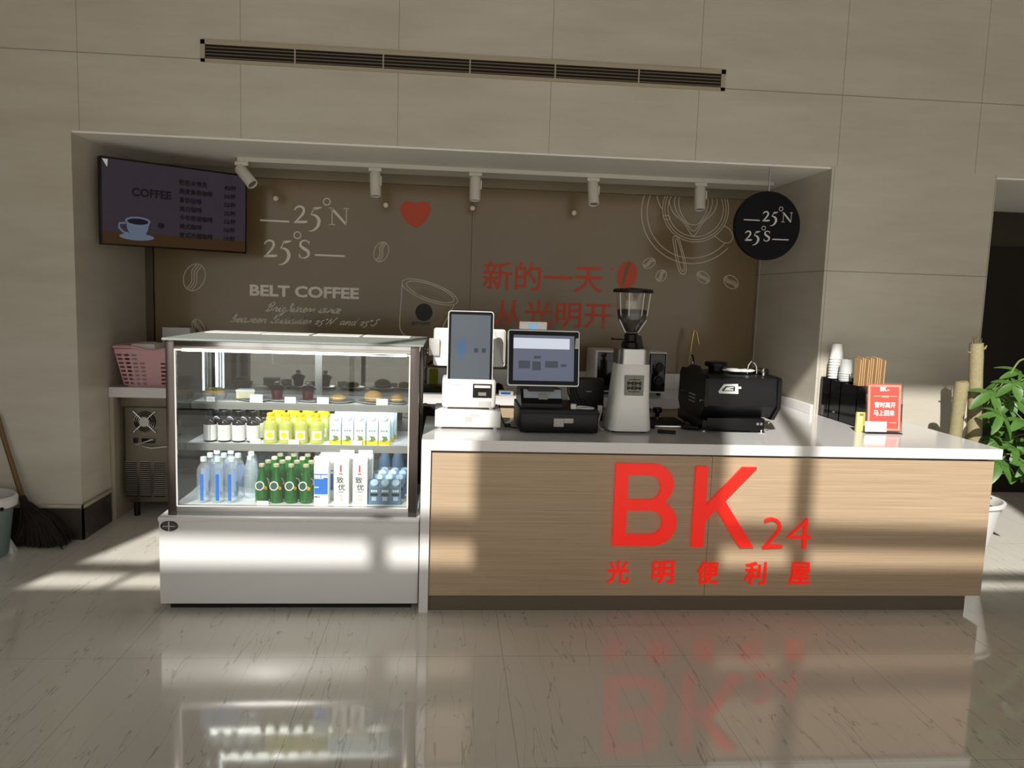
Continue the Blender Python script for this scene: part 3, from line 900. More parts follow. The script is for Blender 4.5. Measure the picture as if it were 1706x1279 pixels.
# ================================================================== back counter
bc = thing('back_counter', 'white topped work counter along the back wall under the glass panel', 'counter', (0, 1.9, 0))
Zb = .925
MB().box(XL + .002, 1.57, Zb - .068, 2.048, 2.245, Zb).build('worktop', M_quartz, bc)
MB().box(XL + .002, 2.222, Zb, 2.048, 2.245, Zb + .125, .003).build('upstand', M_quartz, bc)
MB().box(XL + .002, 1.575, 0, XL + .028, 2.2, Zb - .068).build('end_panel', M_skirtcap, bc)
MB().box(-.9, 1.60, .08, 2.048, 2.2, Zb - .075).build('carcass', M_oak, bc)
MB().box(-.9, 1.64, 0, 2.048, 2.2, .08).build('kick_plate', M_kick, bc)

# under-counter refrigerator at the left end
fr = thing('undercounter_refrigerator', 'stainless under-counter refrigerator unit with fan and louvres at the left end', 'refrigerator', (-1.5, 1.9, 0))
fx0, fx1, fy = -2.095, -.93, 1.65
MB().box(fx0, fy, .11, fx1, 2.2, .78, .004).build('cabinet', M_steel, fr)
MB().box(fx0 - .02, fy - .015, .785, fx1, 2.2, .85, .003).build('top_sheet', M_steel, fr)
fc = at(241, 702, Y=fy - .002)
b = MB(); b.lathe([(.074, 0), (.074, .003), (0, .004)], fc, 28, Vector((0, -1, 0))); b.build('fan_recess', M_black, fr)
b = MB()
for r in (.028, .042, .055, .068):
    b.tube([fc + Vector((r * math.cos(t), -.010, r * math.sin(t))) for t in [2 * math.pi * i / 24 for i in range(24)]], .0022, 6, True)
for a in (45, 135, 225, 315):
    d = Vector((math.cos(math.radians(a)), 0, math.sin(math.radians(a))))
    b.tube([fc + Vector((0, -.012, 0)) + d * .03, fc + Vector((0, -.012, 0)) + d * .1], .003, 6)
    b.ball(fc + Vector((0, -.008, 0)) + d * .1, .008, 8)
g = b.build('fan_grille', M_chrome, fr)
b = MB(); b.lathe([(.034, 0.004), (.034, .014), (.03, .016), (0, .016)], fc, 24, Vector((0, -1, 0))); b.build('fan_hub', M_offw, fr)
p = at(226, 733, Y=fy); MB().box(p.x - .014, fy - .008, p.z - .018, p.x + .014, fy, p.z + .018, .002).build('power_switch', M_black, fr)
p = at(247, 734, Y=fy); MB().box(p.x - .042, fy - .008, p.z - .017, p.x + .045, fy, p.z + .017, .002).build('thermostat', M_blackg, fr)
for k in range(5):
    a = -2.10 + k * .2
for k in range(5):
    x0 = -2.092 + .0 + k * .0985 + .0
    b = MB()
    x0 = at(209 + k * 23.7, 770, Y=fy).x; x1 = x0 + .072
    b2 = MB().box(x0, fy - .0018, .147, x1, fy + .0, .397).build('louvre_recess', M_slot, fr)
    for j in range(18):
        z = .150 + j * .0138
        b.box(x0, fy - .004, z + .0095, x1, fy, z + .0138)
    b.build('louvre_vent', M_steel, fr)
MB().tube([(fc.x + .06, fy - .02, .56), (fc.x - .05, fy - .03, .52), (fc.x + .05, fy - .035, .50), (fc.x + .3, fy - .02, .53)], .005).build('refrigerant_pipe', M_offw, fr)
b = MB(); b.cyl((fx0 + .05, fy + .05, 0), (fx0 + .05, fy + .05, .11), .02); b.cyl((fx1 - .05, fy + .05, 0), (fx1 - .05, fy + .05, .11), .02)
b.cyl((fx0 + .05, 2.15, 0), (fx0 + .05, 2.15, .11), .02); b.cyl((fx1 - .05, 2.15, 0), (fx1 - .05, 2.15, .11), .02); b.build_each('foot', M_black, fr)

# ================================================================== refrigerated display case
DX0, DX1, DY0, DY1 = -1.252, -.022, .06, .80
dc = thing('display_case', 'white glass-fronted refrigerated display case filled with drinks and cakes', 'display case', (-.645, .4, 0))
b = MB().box(-1.287, .03, .036, -.006, .82, .462, .004); b.build('base_cabinet', M_white, dc)
MB().box(-1.290, .026, .462, -.005, .825, .483, .003).build('base_rim', M_white, dc)
b = MB().box(-1.25, .07, .0, -.04, .8, .036); b.build('plinth', M_black, dc)
bp_ = at(282, 876, Y=.028)
b = MB(); b.lathe([(.042, 0), (.042, .003), (.039, .005), (0, .005)], bp_, 32, Vector((0, -1, 0))); b.xf(Matrix.Translation(bp_) @ Matrix.Diagonal((1, 1, .62, 1)) @ Matrix.Translation(-bp_)); bd = b.build('maker_badge', mat('dark badge', C(70, 66, 62), .3, metal=.7), dc)
b = MB(); b.box(bp_.x - .003, bp_.y - .007, bp_.z - .024, bp_.x + .003, bp_.y - .005, bp_.z + .024); b.box(bp_.x - .03, bp_.y - .007, bp_.z - .002, bp_.x + .03, bp_.y - .005, bp_.z + .002); b.build('badge_mark', M_alu, bd)
zb0, zt0 = .483, 1.358
for x, y in ((DX0, DY0), (DX1 - .042, DY0), (DX0, DY1 - .042), (DX1 - .042, DY1 - .042)):
    MB().box(x, y, zb0, x + .042, y + .042, zt0, .002).build('corner_post', M_post, dc)
b = MB()
for y in (DY0, DY1 - .03): b.box(DX0 + .042, y, zt0 - .04, DX1 - .042, y + .03, zt0, .002)
for x in (DX0 + .004, DX1 - .034): b.box(x, DY0 + .042, zt0 - .04, x + .03, DY1 - .042, zt0, .002)
b.build('top_rail', M_chrome, dc)
MB().box(DX0 + .042, DY0, zb0, DX1 - .042, DY0 + .035, .53, .002).build('bottom_rail', M_alu, dc)
MB().box(-1.263, .045, zt0, -.002, .81, zt0 + .010, .001, 1).build('glass_top', M_glassgreen, dc)
gx0, gx1 = DX0 + .046, DX1 - .046
b = MB()
b.box(DX0 + .043, DY0 - .004, .53, DX0 + .05, DY0, zt0 - .042); b.box(DX1 - .05, DY0 - .004, .53, DX1 - .043, DY0, zt0 - .042)
b.box(DX0 + .05, DY0 - .004, zt0 - .05, DX1 - .05, DY0, zt0 - .042)
b.box(DX0 + .05, DY0 - .004, .528, DX1 - .05, DY0, .536)
b.build('glass_seal', M_offw, dc)
MB().box(gx0 + .002, DY0 + .004, .532, gx1 - .002, DY0 + .010, zt0 - .042).build('front_glass', M_glass, dc)
for x in (DX0 + .012, DX1 - .018): MB().box(x, DY0 + .045, .532, x + .006, DY1 - .045, zt0 - .042).build('side_glass', M_glass, dc)
# rear sliding doors of tinted glass
xm = at(531, 590, Y=.76).x
for a, c2 in ((DX0 + .045, xm), (xm, DX1 - .045)):
    d = MB().box(a + .012, .768, .56, c2 - .012, .774, zt0 - .06).build('rear_glass', M_glassdark, dc)
    b = MB()
    b.box(a, .758, .54, a + .02, .782, zt0 - .04); b.box(c2 - .02, .758, .54, c2, .782, zt0 - .04)
    b.box(a, .758, .54, c2, .782, .56); b.box(a, .758, zt0 - .06, c2, .782, zt0 - .04)
    b.build('rear_door_frame', M_alu, dc)
# deck and the two stepped shelves
MB().box(DX0 + .02, DY0 + .036, .515, DX1 - .02, DY1 - .045, .527).build('deck', M_white, dc)
SH = []
for z, y0 in ((.806, .28), (1.012, .37)):
    x0, x1 = DX0 + .02, DX1 - .022
    s_ = MB().box(x0, y0, z - .008, x1, .755, z).build('shelf', M_glass if False else M_white, dc)
    MB().box(x0, y0 - .004, z - .036, x1, y0, z + .003).build('shelf_edge', M_alu, dc)
    MB().box(x0 + .03, y0 + .006, z - .016, x1 - .03, y0 + .016, z - .0085).build('led_strip', M_ledmat, dc)
    b = MB()
    for x in (x0 + .004, x1 - .016): b.box(x, y0 + .02, z - .03, x + .012, .755, z - .009)
    b.build_each('shelf_bracket', M_alu, dc)
MB().box(gx0 + .02, DY0 + .036, zt0 - .056, gx1 - .02, DY0 + .05, zt0 - .044).build('led_strip', M_ledmat, dc)
for x in (DX0 + .05,): MB().box(x, .70, 1.03, x + .01, .712, 1.30).build('led_strip', M_ledmat, dc)
def lamp_strip(x, y, z, sx, power, tilt=0):
    ld = bpy.data.lights.new('led_light', 'AREA'); ld.shape = 'RECTANGLE'; ld.size = sx; ld.size_y = .02; ld.energy = power; ld.color = (.88, .95, 1)
    o = bpy.data.objects.new('led_light', ld); COL.objects.link(o); o.parent = dc
    o.location = Vector((x, y, z)) - dc.location; o.rotation_euler = (tilt, 0, 0)
LEDP = 1.7
lamp_strip(-.637, DY0 + .055, zt0 - .058, 1.08, LEDP * 1.3, math.radians(38))
lamp_strip(-.637, .297, .788, 1.08, LEDP, math.radians(30))
lamp_strip(-.637, .387, .994, 1.08, LEDP, math.radians(30))

ZD, ZS2, ZS1 = .5275, .8065, 1.0125      # deck, middle and upper shelf tops
def grid(make, spots, group, describe):
    """the first spot keeps the built thing, the others are copies of it and of its parts"""
    proto = None; z = None
    for key, p in spots:
        if proto is None: proto = make(p); proto['label'] = describe(*key); proto['group'] = group
        else: dup(proto, p, describe(*key), random.uniform(-.25, .25) if group.endswith('bottles') else 0)
    return proto
def rowname(r): return ('front', 'second', 'third', 'fourth')[r] + ' row'
def colname(c2): return ORD[c2] + ' from the left'

# dark bottles with white labels
def dark_bottle(p):
    t = thing('dark_bottle', '', 'bottle', p)
    MB().lathe([(0, 0), (.031, 0), (.034, .004), (.034, .098), (.033, .104), (.026, .118), (.0145, .128), (.0135, .140), (0, .140)], p, 20).build('bottle_body', M_brownb, t)
    MB().lathe([(.0345, .010), (.0345, .092)], p, 20).build('label', M_label, t)
    MB().lathe([(.0165, .139), (.0165, .160), (.015, .163), (0, .163)], p, 16).build('cap', M_black, t)
    return t
sp = []
xs = [at(x, 735, Y=.36).x for x in (352, 374.5, 397, 420)]
for r in range(3):
    for c2 in range(4): sp.append(((r, c2), Vector((xs[c2] + .012 * r + .0035 * c2 * (r == 0), .345 + .078 * r, ZS2))))
grid(dark_bottle, sp, 'dark white-label bottles', lambda r, c2: f'dark bottle with white label, {rowname(r)}, {colname(c2)} on the middle shelf')

# lemon drinks with paper-wrapped caps
def lemon_bottle(p):
    t = thing('lemon_bottle', '', 'bottle', p)
    MB().lathe([(0, 0), (.033, 0), (.037, .005), (.037, .095), (.034, .110), (.022, .126), (.016, .136), (0, .137)], p, 20).build('bottle_body', M_lemon, t)
    b = MB(); n = 14
    sec = []
    for z, r in ((.126, .024), (.134, .0225), (.142, .0175), (.150, .0195), (.158, .018), (.162, .010)):
        sec.append([(p[0] + r * (1 + .12 * (i % 2)) * math.cos(2 * math.pi * i / n), p[1] + r * (1 + .12 * (i % 2)) * math.sin(2 * math.pi * i / n), p[2] + z) for i in range(n)])
    b.loft(sec).build('paper_cap', M_lemoncap, t)
    lb = MB()
    th0 = [math.radians(-90 + 42 * (i / 8 - .5) * 2) for i in range(9)]
    lb.loft  # curved label on the front
    A = [[(p[0] + .0375 * math.cos(a), p[1] + .0375 * math.sin(a), p[2] + z) for a in th0] for z in (.022, .070)]
    vs = [[lb.bm.verts.new(q) for q in row] for row in A]
    for i in range(8): lb.bm.faces.new((vs[0][i], vs[0][i + 1], vs[1][i + 1], vs[1][i]))
    l_ = lb.build('label', M_label, t)
    pb = MB(); ctr = pb.bm.verts.new((p[0] + .002, p[1] - .0384, p[2] + .046)); ring = []
    for i in range(16):
        a = 2 * math.pi * i / 16; u = .017 * math.cos(a); ang = math.radians(-87) + u / .038
        ring.append(pb.bm.verts.new((p[0] + .0384 * math.cos(ang), p[1] + .0384 * math.sin(ang), p[2] + .046 + .016 * math.sin(a))))
    for i in range(16): pb.bm.faces.new((ctr, ring[i], ring[(i + 1) % 16]))
    pb.build('lemon_picture', M_lemonpic, l_)
    return t
sp = []
xs = [at(x, 737, Y=.35).x for x in (452, 477.5, 503, 528.5)]
for r in range(3):
    for c2 in range(4): sp.append(((r, c2), Vector((xs[c2] + .010 * r, .34 + .084 * r, ZS2))))
grid(lemon_bottle, sp, 'lemon drink bottles', lambda r, c2: f'yellow lemon drink bottle with crumpled yellow cap, {rowname(r)}, {colname(c2)}')

# carton: box with a sloped shoulder and a round cap on it
def slope_carton(name, p, w, d, h, hs, body_m, cap_m, capr):
    t = thing(name, '', 'carton', p)
    x, y, z = p
    MB().prism([(y - d / 2, z), (y + d / 2, z), (y + d / 2, z + h), (y + d * .15, z + h), (y - d / 2, z + hs)], 'X', x - w / 2, x + w / 2).build('carton_body', body_m, t)
    n = Vector((0, -(h - hs), d * .65)).normalized()
    c_ = Vector((x, y - d * .16, z + (h + hs) / 2))
    b = MB(); b.lathe([(capr, 0), (capr, .012), (capr * .85, .015), (0, .015)], c_, 16, n); b.build('cap', cap_m, t)
    return t
def coconut_carton(p):
    t = slope_carton('coconut_water_carton', p, .060, .060, .158, .118, M_skyprint, M_capw, .017)
    x, y, z = p
    MB().box(x - .0303, y - .0305, z + .002, x + .0303, y - .030, z + .026).build('yellow_print', M_lemoncap, t)
    b = MB(); b.face([(x - .024, y - .0308, z + .026), (x + .0, y - .0308, z + .018), (x + .02, y - .0308, z + .03), (x + .012, y - .0308, z + .048), (x - .012, y - .0308, z + .05)]); b.build('fruit_picture', M_leafy, t)
    b = MB(); b.face([(x - .016 + .010 * math.cos(a), y - .0312, z + .036 + .010 * math.sin(a)) for a in [2 * math.pi * i / 14 for i in range(14)]]); b.build('coconut_picture', M_capw, t)
    b = MB()
    for k, w_ in enumerate((.009, .007, .010)): b.box(x - .018 + k * .0125, y - .0309, z + .073, x - .018 + k * .0125 + w_, y - .0302, z + .082)
    b.build('carton_lettering', MATS.get('grey print') or mat('grey print', C(140, 148, 152), .6), t)
    return t
sp = []
xs = [at(x, 739, Y=.34).x for x in (560, 580.5, 600.5, 621, 641)]
for r in range(3):
    for c2 in range(5): sp.append(((r, c2), Vector((xs[c2] + .011 * r, .33 + .09 * r, ZS2))))
grid(coconut_carton, sp, 'pale blue cartons', lambda r, c2: f'pale blue and white drink carton, {rowname(r)}, {colname(c2)} on the middle shelf')

# water bottles
def water_bottle(p):
    t = thing('water_bottle', '', 'bottle', p)
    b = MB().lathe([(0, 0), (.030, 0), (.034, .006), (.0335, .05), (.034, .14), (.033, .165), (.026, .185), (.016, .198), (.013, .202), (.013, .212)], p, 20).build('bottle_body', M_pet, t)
    MB().lathe([(.0155, .210), (.0155, .231), (.014, .233), (0, .233)], p, 16).build('cap', M_capw, t)
    lb = MB()
    for a0, a1, z0, z1 in ((-104, -76, .012, .150),):
        n = 6; ang = [math.radians(a0 + (a1 - a0) * i / n) for i in range(n + 1)]
        A = [[(p[0] + .0346 * math.cos(a), p[1] + .0346 * math.sin(a), p[2] + z) for a in ang] for z in (z0, z1)]
        vs = [[lb.bm.verts.new(q) for q in row] for row in A]
        for i in range(n): lb.bm.faces.new((vs[0][i], vs[0][i + 1], vs[1][i + 1], vs[1][i]))
    l_ = lb.build('front_label', M_bluewater, t)
    lb = MB(); ang = [math.radians(50 + 80 * i / 12) for i in range(13)]
    A = [[(p[0] + .0338 * math.cos(a), p[1] + .0338 * math.sin(a), p[2] + z) for a in ang] for z in (.045, .165)]
    vs = [[lb.bm.verts.new(q) for q in row] for row in A]
    for i in range(12): lb.bm.faces.new((vs[0][i], vs[0][i + 1], vs[1][i + 1], vs[1][i]))
    lb.build('back_label', mat('blue back label', C(120, 150, 210), .5), t)
    return t
sp = []
for r, (px, y) in enumerate((((340, 363.5, 387), .165), ((351, 374, 397), .262), ((362, 385), .36))):
    for c2, x in enumerate(px): sp.append(((r, c2), Vector((at(x, 835, Y=y).x, y, ZD))))
grid(water_bottle, sp, 'blue-label water bottles', lambda r, c2: f'clear water bottle with blue label, {rowname(r)}, {colname(c2)} on the case floor')
def clear_bottle(p):
    t = thing('clear_bottle', '', 'bottle', p)
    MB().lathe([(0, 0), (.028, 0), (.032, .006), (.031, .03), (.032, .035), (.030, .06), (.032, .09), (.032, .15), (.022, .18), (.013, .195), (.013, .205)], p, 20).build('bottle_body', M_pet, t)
    MB().lathe([(.015, .203), (.015, .222), (0, .223)], p, 16).build('cap', M_capw, t)
    return t
sp = [((0,), Vector((at(417, 838, Y=.25).x, .25, ZD))), ((1,), Vector((at(419, 830, Y=.36).x, .36, ZD))), ((2,), Vector((at(420, 825, Y=.47).x, .47, ZD)))]
grid(clear_bottle, sp, 'plain clear bottles', lambda r: f'plain clear bottle without label beside the green bottles, {rowname(r)}')

# green bottles
def green_bottle(p):
    t = thing('green_bottle', '', 'bottle', p)
    MB().lathe([(0, 0), (.028, 0), (.033, .006), (.034, .02), (.033, .06), (.029, .10), (.022, .135), (.0145, .165), (.0125, .185), (.013, .19), (0, .19)], p, 20).build('bottle_body', M_green, t)
    MB().lathe([(.0155, .186), (.0155, .199), (.013, .202), (0, .202)], p, 16).build('cap', M_greencap, t)
    lb = MB()
    c_ = Vector((p[0] - .004, p[1] - .0305, p[2] + .092)); n_ = Vector((-.1, -.97, .25)).normalized()
    lb.lathe([(.0235, 0), (.0235, .002), (0, .002)], c_, 22, n_); l_ = lb.build('round_label', M_label, t)
    lb = MB(); lb.lathe([(.0185, .002), (.0185, .003), (0, .003)], c_, 22, n_); lb.build('label_centre', mat('dark green print', C(30, 70, 48), .5) if 'dark green print' not in MATS else MATS['dark green print'], l_)
    lb = MB(); lb.lathe([(.0085, .003), (.0085, .0038), (0, .0038)], c_ + Vector((0, 0, -.004)), 14, n_); lb.build('label_mark', M_capw, l_)
    lb = MB(); ang = [math.radians(-72 + 85 * i / 8) for i in range(9)]
    A = [[(p[0] + (.0300 if z > .085 else .0312) * 1.03 * math.cos(a), p[1] + (.0300 if z > .085 else .0312) * 1.03 * math.sin(a), p[2] + z - .004 * i) for i, a in enumerate(ang)] for z in (.080, .10)]
    vs = [[lb.bm.verts.new(q) for q in row] for row in A]
    for i in range(8): lb.bm.faces.new((vs[0][i], vs[0][i + 1], vs[1][i + 1], vs[1][i]))
    lb.build('yellow_label', M_lemoncap, t)
    return t
sp = []
xs = [at(x, 837, Y=.17).x for x in (437, 461, 485.5, 510)]
for r in range(4):
    for c2 in range(4): sp.append(((r, c2), Vector((xs[c2] + .0035 * c2 * 0 + .012 * r, .165 + .088 * r, ZD))))
grid(green_bottle, sp, 'green mineral water bottles', lambda r, c2: f'green glass bottle with gold cap, {rowname(r)}, {colname(c2)} on the case floor')

# milk cartons
def gable(t, p, w, d, h, hg, m):
    x, y, z = p
    MB().box(x - w / 2, y - d / 2, z, x + w / 2, y + d / 2, z + h).build('carton_body', m, t)
    MB().prism([(y - d / 2, z + h), (y + d / 2, z + h), (y + .006, z + h + hg), (y - .006, z + h + hg)], 'X', x - w / 2, x + w / 2).build('gable_top', m, t)
    MB().box(x - w / 2, y - .003, z + h + hg, x + w / 2, y + .003, z + h + hg + .016).build('top_seam', m, t)
def milk_carton(p):
    t = thing('milk_carton', '', 'carton', p)
    w, d = .073, .073; x, y, z = p
    gable(t, p, w, d, .192, .036, M_paper)
    f = y - d / 2 - .0006
    b = MB().box(x - w / 2 + .001, f - .0002, z + .05, x + w / 2 - .003, f + .0004, z + .157); l_ = b.build('blue_print', M_blueprint, t)
    b = MB()
    for a, c2, z0, z1 in ((-.034, -.004, .138, .151), (.0, .033, .138, .151), (-.034, .012, .132, .136), (-.034, -.012, .085, .090)): b.box(x + a, f - .0009, z + z0, x + c2, f - .0004, z + z1)
    b.build('white_print', M_paper, l_)
    fit(textmesh('MILK', .03), (x - .019, f - .0006, z + .037), XU, ZU, .030, .009).build('carton_lettering', mat('navy print', C(40, 50, 90), .6) if 'navy print' not in MATS else MATS['navy print'], t)
    return t
xm1 = at(535.5, 838, Y=.15).x
grid(milk_carton, [((0,), Vector((xm1, .175, ZD))), ((1,), Vector((xm1 + .014, .265, ZD))), ((2,), Vector((xm1 + .027, .355, ZD)))], 'blue and white milk cartons',
     lambda r: f'white gable-top milk carton with blue print beside the green bottles, {rowname(r)}')
def fresh_carton(p):
    t = thing('fresh_milk_carton', '', 'carton', p)
    w, d = .074, .072; x, y, z = p
    gable(t, p, w, d, .222, .022, M_paper)
    f = y - d / 2 - .0006
    fit(textmesh('致', .012), (x - .006, f, z + .128), XU, ZU, .036, .034).build('carton_lettering', M_darkprint, t)
    fit(textmesh('优', .012), (x + .002, f, z + .090), XU, ZU, .036, .034).build('carton_lettering', M_darkprint, t)
    MB().box(x - .007, f - .0002, z + .17, x + .001, f + .0003, z + .206).build('red_print', M_redp, t)
    MB().box(x - .012, f - .0002, z + .157, x + .006, f + .0003, z + .163).build('red_line', M_redp, t)
    MB().box(x - .013, f - .0002, z + .064, x + .012, f + .0003, z + .067).build('small_line', M_darkprint, t)
    b = MB()
    for k in range(3): ribbon(b, smooth_path([(x - .016 + k * .009, f, z + .05), (x - .004 + k * .006, f, z + .044), (x - .01 + k * .008, f, z + .03), (x + .004 + k * .004, f, z + .02)], 5), .0022)
    b.build('red_drawing', mat('pale red print', C(214, 130, 112), .6) if 'pale red print' not in MATS else MATS['pale red print'], t)
    return t
xa, xb = at(569, 838, Y=.15).x, at(600, 839, Y=.15).x
grid(fresh_carton, [((0, 0), Vector((xa, .17, ZD))), ((0, 1), Vector((xb, .17, ZD))), ((1, 0), Vector((xa + .013, .262, ZD))), ((1, 1), Vector((xb + .014, .262, ZD)))], 'white cartons with red and black characters',
     lambda r, c2: f'white carton with black characters and red drawing, {rowname(r)}, {("left", "right")[c2]} of the pair')

# slate blue cartons with slanted round caps
def oat_carton(p):
    t = slope_carton('slate_carton', p, .055, .055, .122, .088, M_slate, M_capblue, .021)
    x, y, z = p
    MB().box(x - .019, y - .0282, z + .046, x + .019, y - .0275, z + .058).build('black_print', M_black, t)
    MB().box(x - .012, y - .0282, z + .020, x + .012, y - .0275, z + .040).build('pale_print', M_capblue, t)
    b = MB()
    for k in range(3): b.box(x - .016 + k * .0115, y - .0283, z + .066, x - .016 + k * .0115 + .009, y - .0276, z + .077)
    b.build('carton_lettering', M_capw, t)
    return t
sp = []
xs = [at(x, 839, Y=.155).x for x in (623.5, 641.5, 659)]
for r, y in enumerate((.165, .285, .385, .455)):
    for c2 in range(3): sp.append(((r, c2), Vector((xs[c2] + .10 * (y - .165), y, ZD))))
grid(oat_carton, sp, 'slate blue cartons', lambda r, c2: f'small slate blue carton with slanted pale cap, {rowname(r)}, {colname(c2)}')
def dark_jar(p):
    t = thing('blue_bottle', '', 'bottle', p)
    MB().lathe([(0, 0), (.03, 0), (.034, .006), (.034, .15), (.024, .175), (.022, .19), (0, .19)], p, 18).build('bottle_body', M_slate, t)
    MB().lathe([(.024, .188), (.024, .225), (0, .226)], p, 18).build('cap', mat('dark blue cap', C(50, 66, 90), .5), t)
    return t
grid(dark_jar, [((0,), Vector((at(641, 790, Y=.56).x, .56, ZD))), ((1,), Vector((at(662.5, 790, Y=.56).x, .56, ZD)))], 'tall dark blue bottles', lambda r: f'tall dark blue bottle behind the slate cartons, {("left", "right")[r]} one')

# price cards on the shelf edges
def card(x, y, z, w, h, label, tilt=-.2, txt=None):
    t = thing('price_card', label, 'price card', (x, y, z))
    b = MB().box(-w / 2, -.0012, 0, w / 2, .0012, h); b.box(-w / 2, 0, 0, w / 2, .018, .0015)
    b.xf(Matrix.Translation((x, y, z)) @ Matrix.Rotation(tilt * .0, 4, 'X')); b.build('card', M_paper, t)
    b = MB()
    for k in range(3): b.box(x - w * .36, y - .0017, z + h * (.3 + .2 * k), x + w * (.36 - .1 * k), y - .0012, z + h * (.3 + .2 * k) + .0022)
    b.build('writing', M_sticker, t)
cardsS1 = [((351, 665), .042, .026, 'small white price card in front of the leafy pastry'), ((427, 664), .066, .044, 'large white price card in front of the white cake slice'),
           ((483.5, 664), .058, .034, 'white price card with pink print between the two berry jellies'), ((538, 665), .062, .036, 'white price card in front of the sandwich roll'),
           ((636.5, 668), .062, .034, 'white price card between the two buns')]
for q, w, h, lb in cardsS1:
    p = at(*q, Y=.385); card(p.x, .385, ZS1, w, h, lb)
for q, lb in (((425, 736), 'white price tag under the dark bottles'), ((489, 737), 'white price tag under the lemon drinks'), ((594, 739), 'white price tag under the pale blue cartons')):
    p = at(*q, Y=.285); card(p.x, .290, ZS2, .055, .026, lb)
p = at(438, 836, Y=.125); card(p.x, .118, ZD, .058, .018, 'white price tag at the foot of the green bottles')

# cakes and pastries on the upper shelf
def plate(x, y, r, label):
    return MB().lathe([(0, 0), (r * .7, 0), (r, .009), (r, .012), (r * .7, .004), (0, .004)], (x, y, ZS1), 28).build('plate', M_plate, label=label, cat='plate')
def px(x, y=.47): return at(x, 655, Y=y).x
plate(px(428), .47, .085, 'grey plate under the white cake slice'); plate(px(470), .47, .07, 'grey plate under the left berry jelly'); plate(px(516), .47, .065, 'grey plate under the right berry jelly')
plate(px(567), .47, .08, 'grey plate under the sandwich roll'); plate(px(622), .47, .085, 'grey plate under the big bun'); plate(px(662, .45), .45, .055, 'grey plate under the small bun at the right end')
x, y = px(356), .49
t = thing('leafy_pastry', 'leafy filled pastry in paper at the left end of the upper shelf', 'pastry', (x, y, ZS1))
b = MB()
n = 14
b.loft([[(x + r * (1 + .1 * (i % 2)) * math.cos(2 * math.pi * i / n), y + r * .8 * (1 + .1 * (i % 2)) * math.sin(2 * math.pi * i / n), ZS1 + z) for i in range(n)] for z, r in ((0, .05), (.03, .064), (.036, .06), (.012, .042))])
b.build('paper_case', M_plate, t)
MB().ball((x, y, ZS1 + .032), .055, 14, (1, .8, .5)).build('pastry_body', M_bun, t)
b = MB()
for i in range(9):
    a = i * .7; b.ball((x + .028 * math.cos(a), y + .022 * math.sin(a), ZS1 + .056), .02, 8, (1, 1, .35))
b.build('leaves', M_leafy, t)
x, y = px(410), .47
t = thing('cake_slice', 'white cream cake slice on the grey plate behind the large price card', 'cake', (x, y, ZS1 + .0125))
MB().prism([(x - .045, y - .03), (x + .05, y - .02), (x + .03, y + .035), (x - .04, y + .03)], 'Z', ZS1 + .0125, ZS1 + .048).build('sponge', M_cream, t)
b = MB(); b.prism([(x - .047, y - .032), (x + .052, y - .021), (x + .031, y + .037), (x - .042, y + .032)], 'Z', ZS1 + .048, ZS1 + .060); b.build('icing', M_paper, t)
def jelly(p):
    t = thing('berry_jelly', '', 'dessert', p)
    x, y, z = p
    MB().lathe([(0, 0), (.026, 0), (.034, .045), (.036, .05), (0, .052)], p, 20).build('jelly_cup', M_berry, t)
    MB().lathe([(.040, .050), (.046, .055), (.044, .058), (.030, .072), (.012, .078), (0, .078)], p, 20).build('dark_lid', mat('dark lid', C(40, 18, 24), .2), t)
    MB().ball((x, y, z + .09), .013, 12, (1.3, 1, .8)).build('lid_knob', M_chrome, t)
    return t
grid(jelly, [((0,), Vector((px(462), .47, ZS1 + .0125))), ((1,), Vector((px(513), .47, ZS1 + .0125)))], 'dark red berry jellies', lambda r: f'dark red berry jelly with black lid, {("left", "right")[r]} of the two on the upper shelf')
def bun(name, x, y, r, sq, label, fill=True, z0=.0125):
    t = thing(name, label, 'pastry', (x, y, ZS1 + z0))
    z = ZS1 + z0
    prof = [(0, 0), (r * .85, 0), (r, r * .3)] + [(r * math.cos(a), r * .34 + r * sq * math.sin(a)) for a in [math.pi / 2 * i / 8 for i in range(9)]]
    prof[-1] = (0, prof[-1][1])
    MB().lathe(prof, (x, y, z), 24, squash=.85).build('bread', M_bun, t)
    if fill: MB().lathe([(r * .96, r * .26), (r * 1.03, r * .3), (r * 1.02, r * .38), (r * .96, r * .42)], (x, y, z), 24, squash=.85).build('filling', M_cream, t)
    return t
bun('sandwich_roll', px(564), .46, .043, .42, 'flat golden sandwich roll behind the fourth price card')
bun('bun', px(622), .47, .052, .75, 'large round golden bun behind the last price card')
bun('bun', px(662, .45), .45, .037, .75, 'small round bun at the right end of the upper shelf')

# menu sheets lying on the glass top
ztop = zt0 + .0104
for i, (x0, x1, y0, y1, lb) in enumerate(((-1.235, -.93, .62, .80, 'white paper sheet at the left end of the glass case top'), (-.92, -.66, .60, .79, 'white paper sheet second from the left on the glass case top'),
                                  (-.64, -.38, .60, .79, 'white paper sheet third from the left on the glass case top'), (-.365, -.10, .63, .79, 'white paper sheet at the right end of the glass case top'))):
    t = thing('paper_sheet', lb, 'paper', ((x0 + x1) / 2, (y0 + y1) / 2, ztop))
    MB().box(x0, y0, ztop, x1, y1, ztop + .002).build('sheet', M_paper, t)
    b = MB()
    for k in range(4): b.box(x0 + .03, y0 + .03 + .035 * k, ztop + .0021, x1 - .06 - .02 * (k % 2), y0 + .036 + .035 * k, ztop + .0025)
    b.build('writing', M_sticker, t)

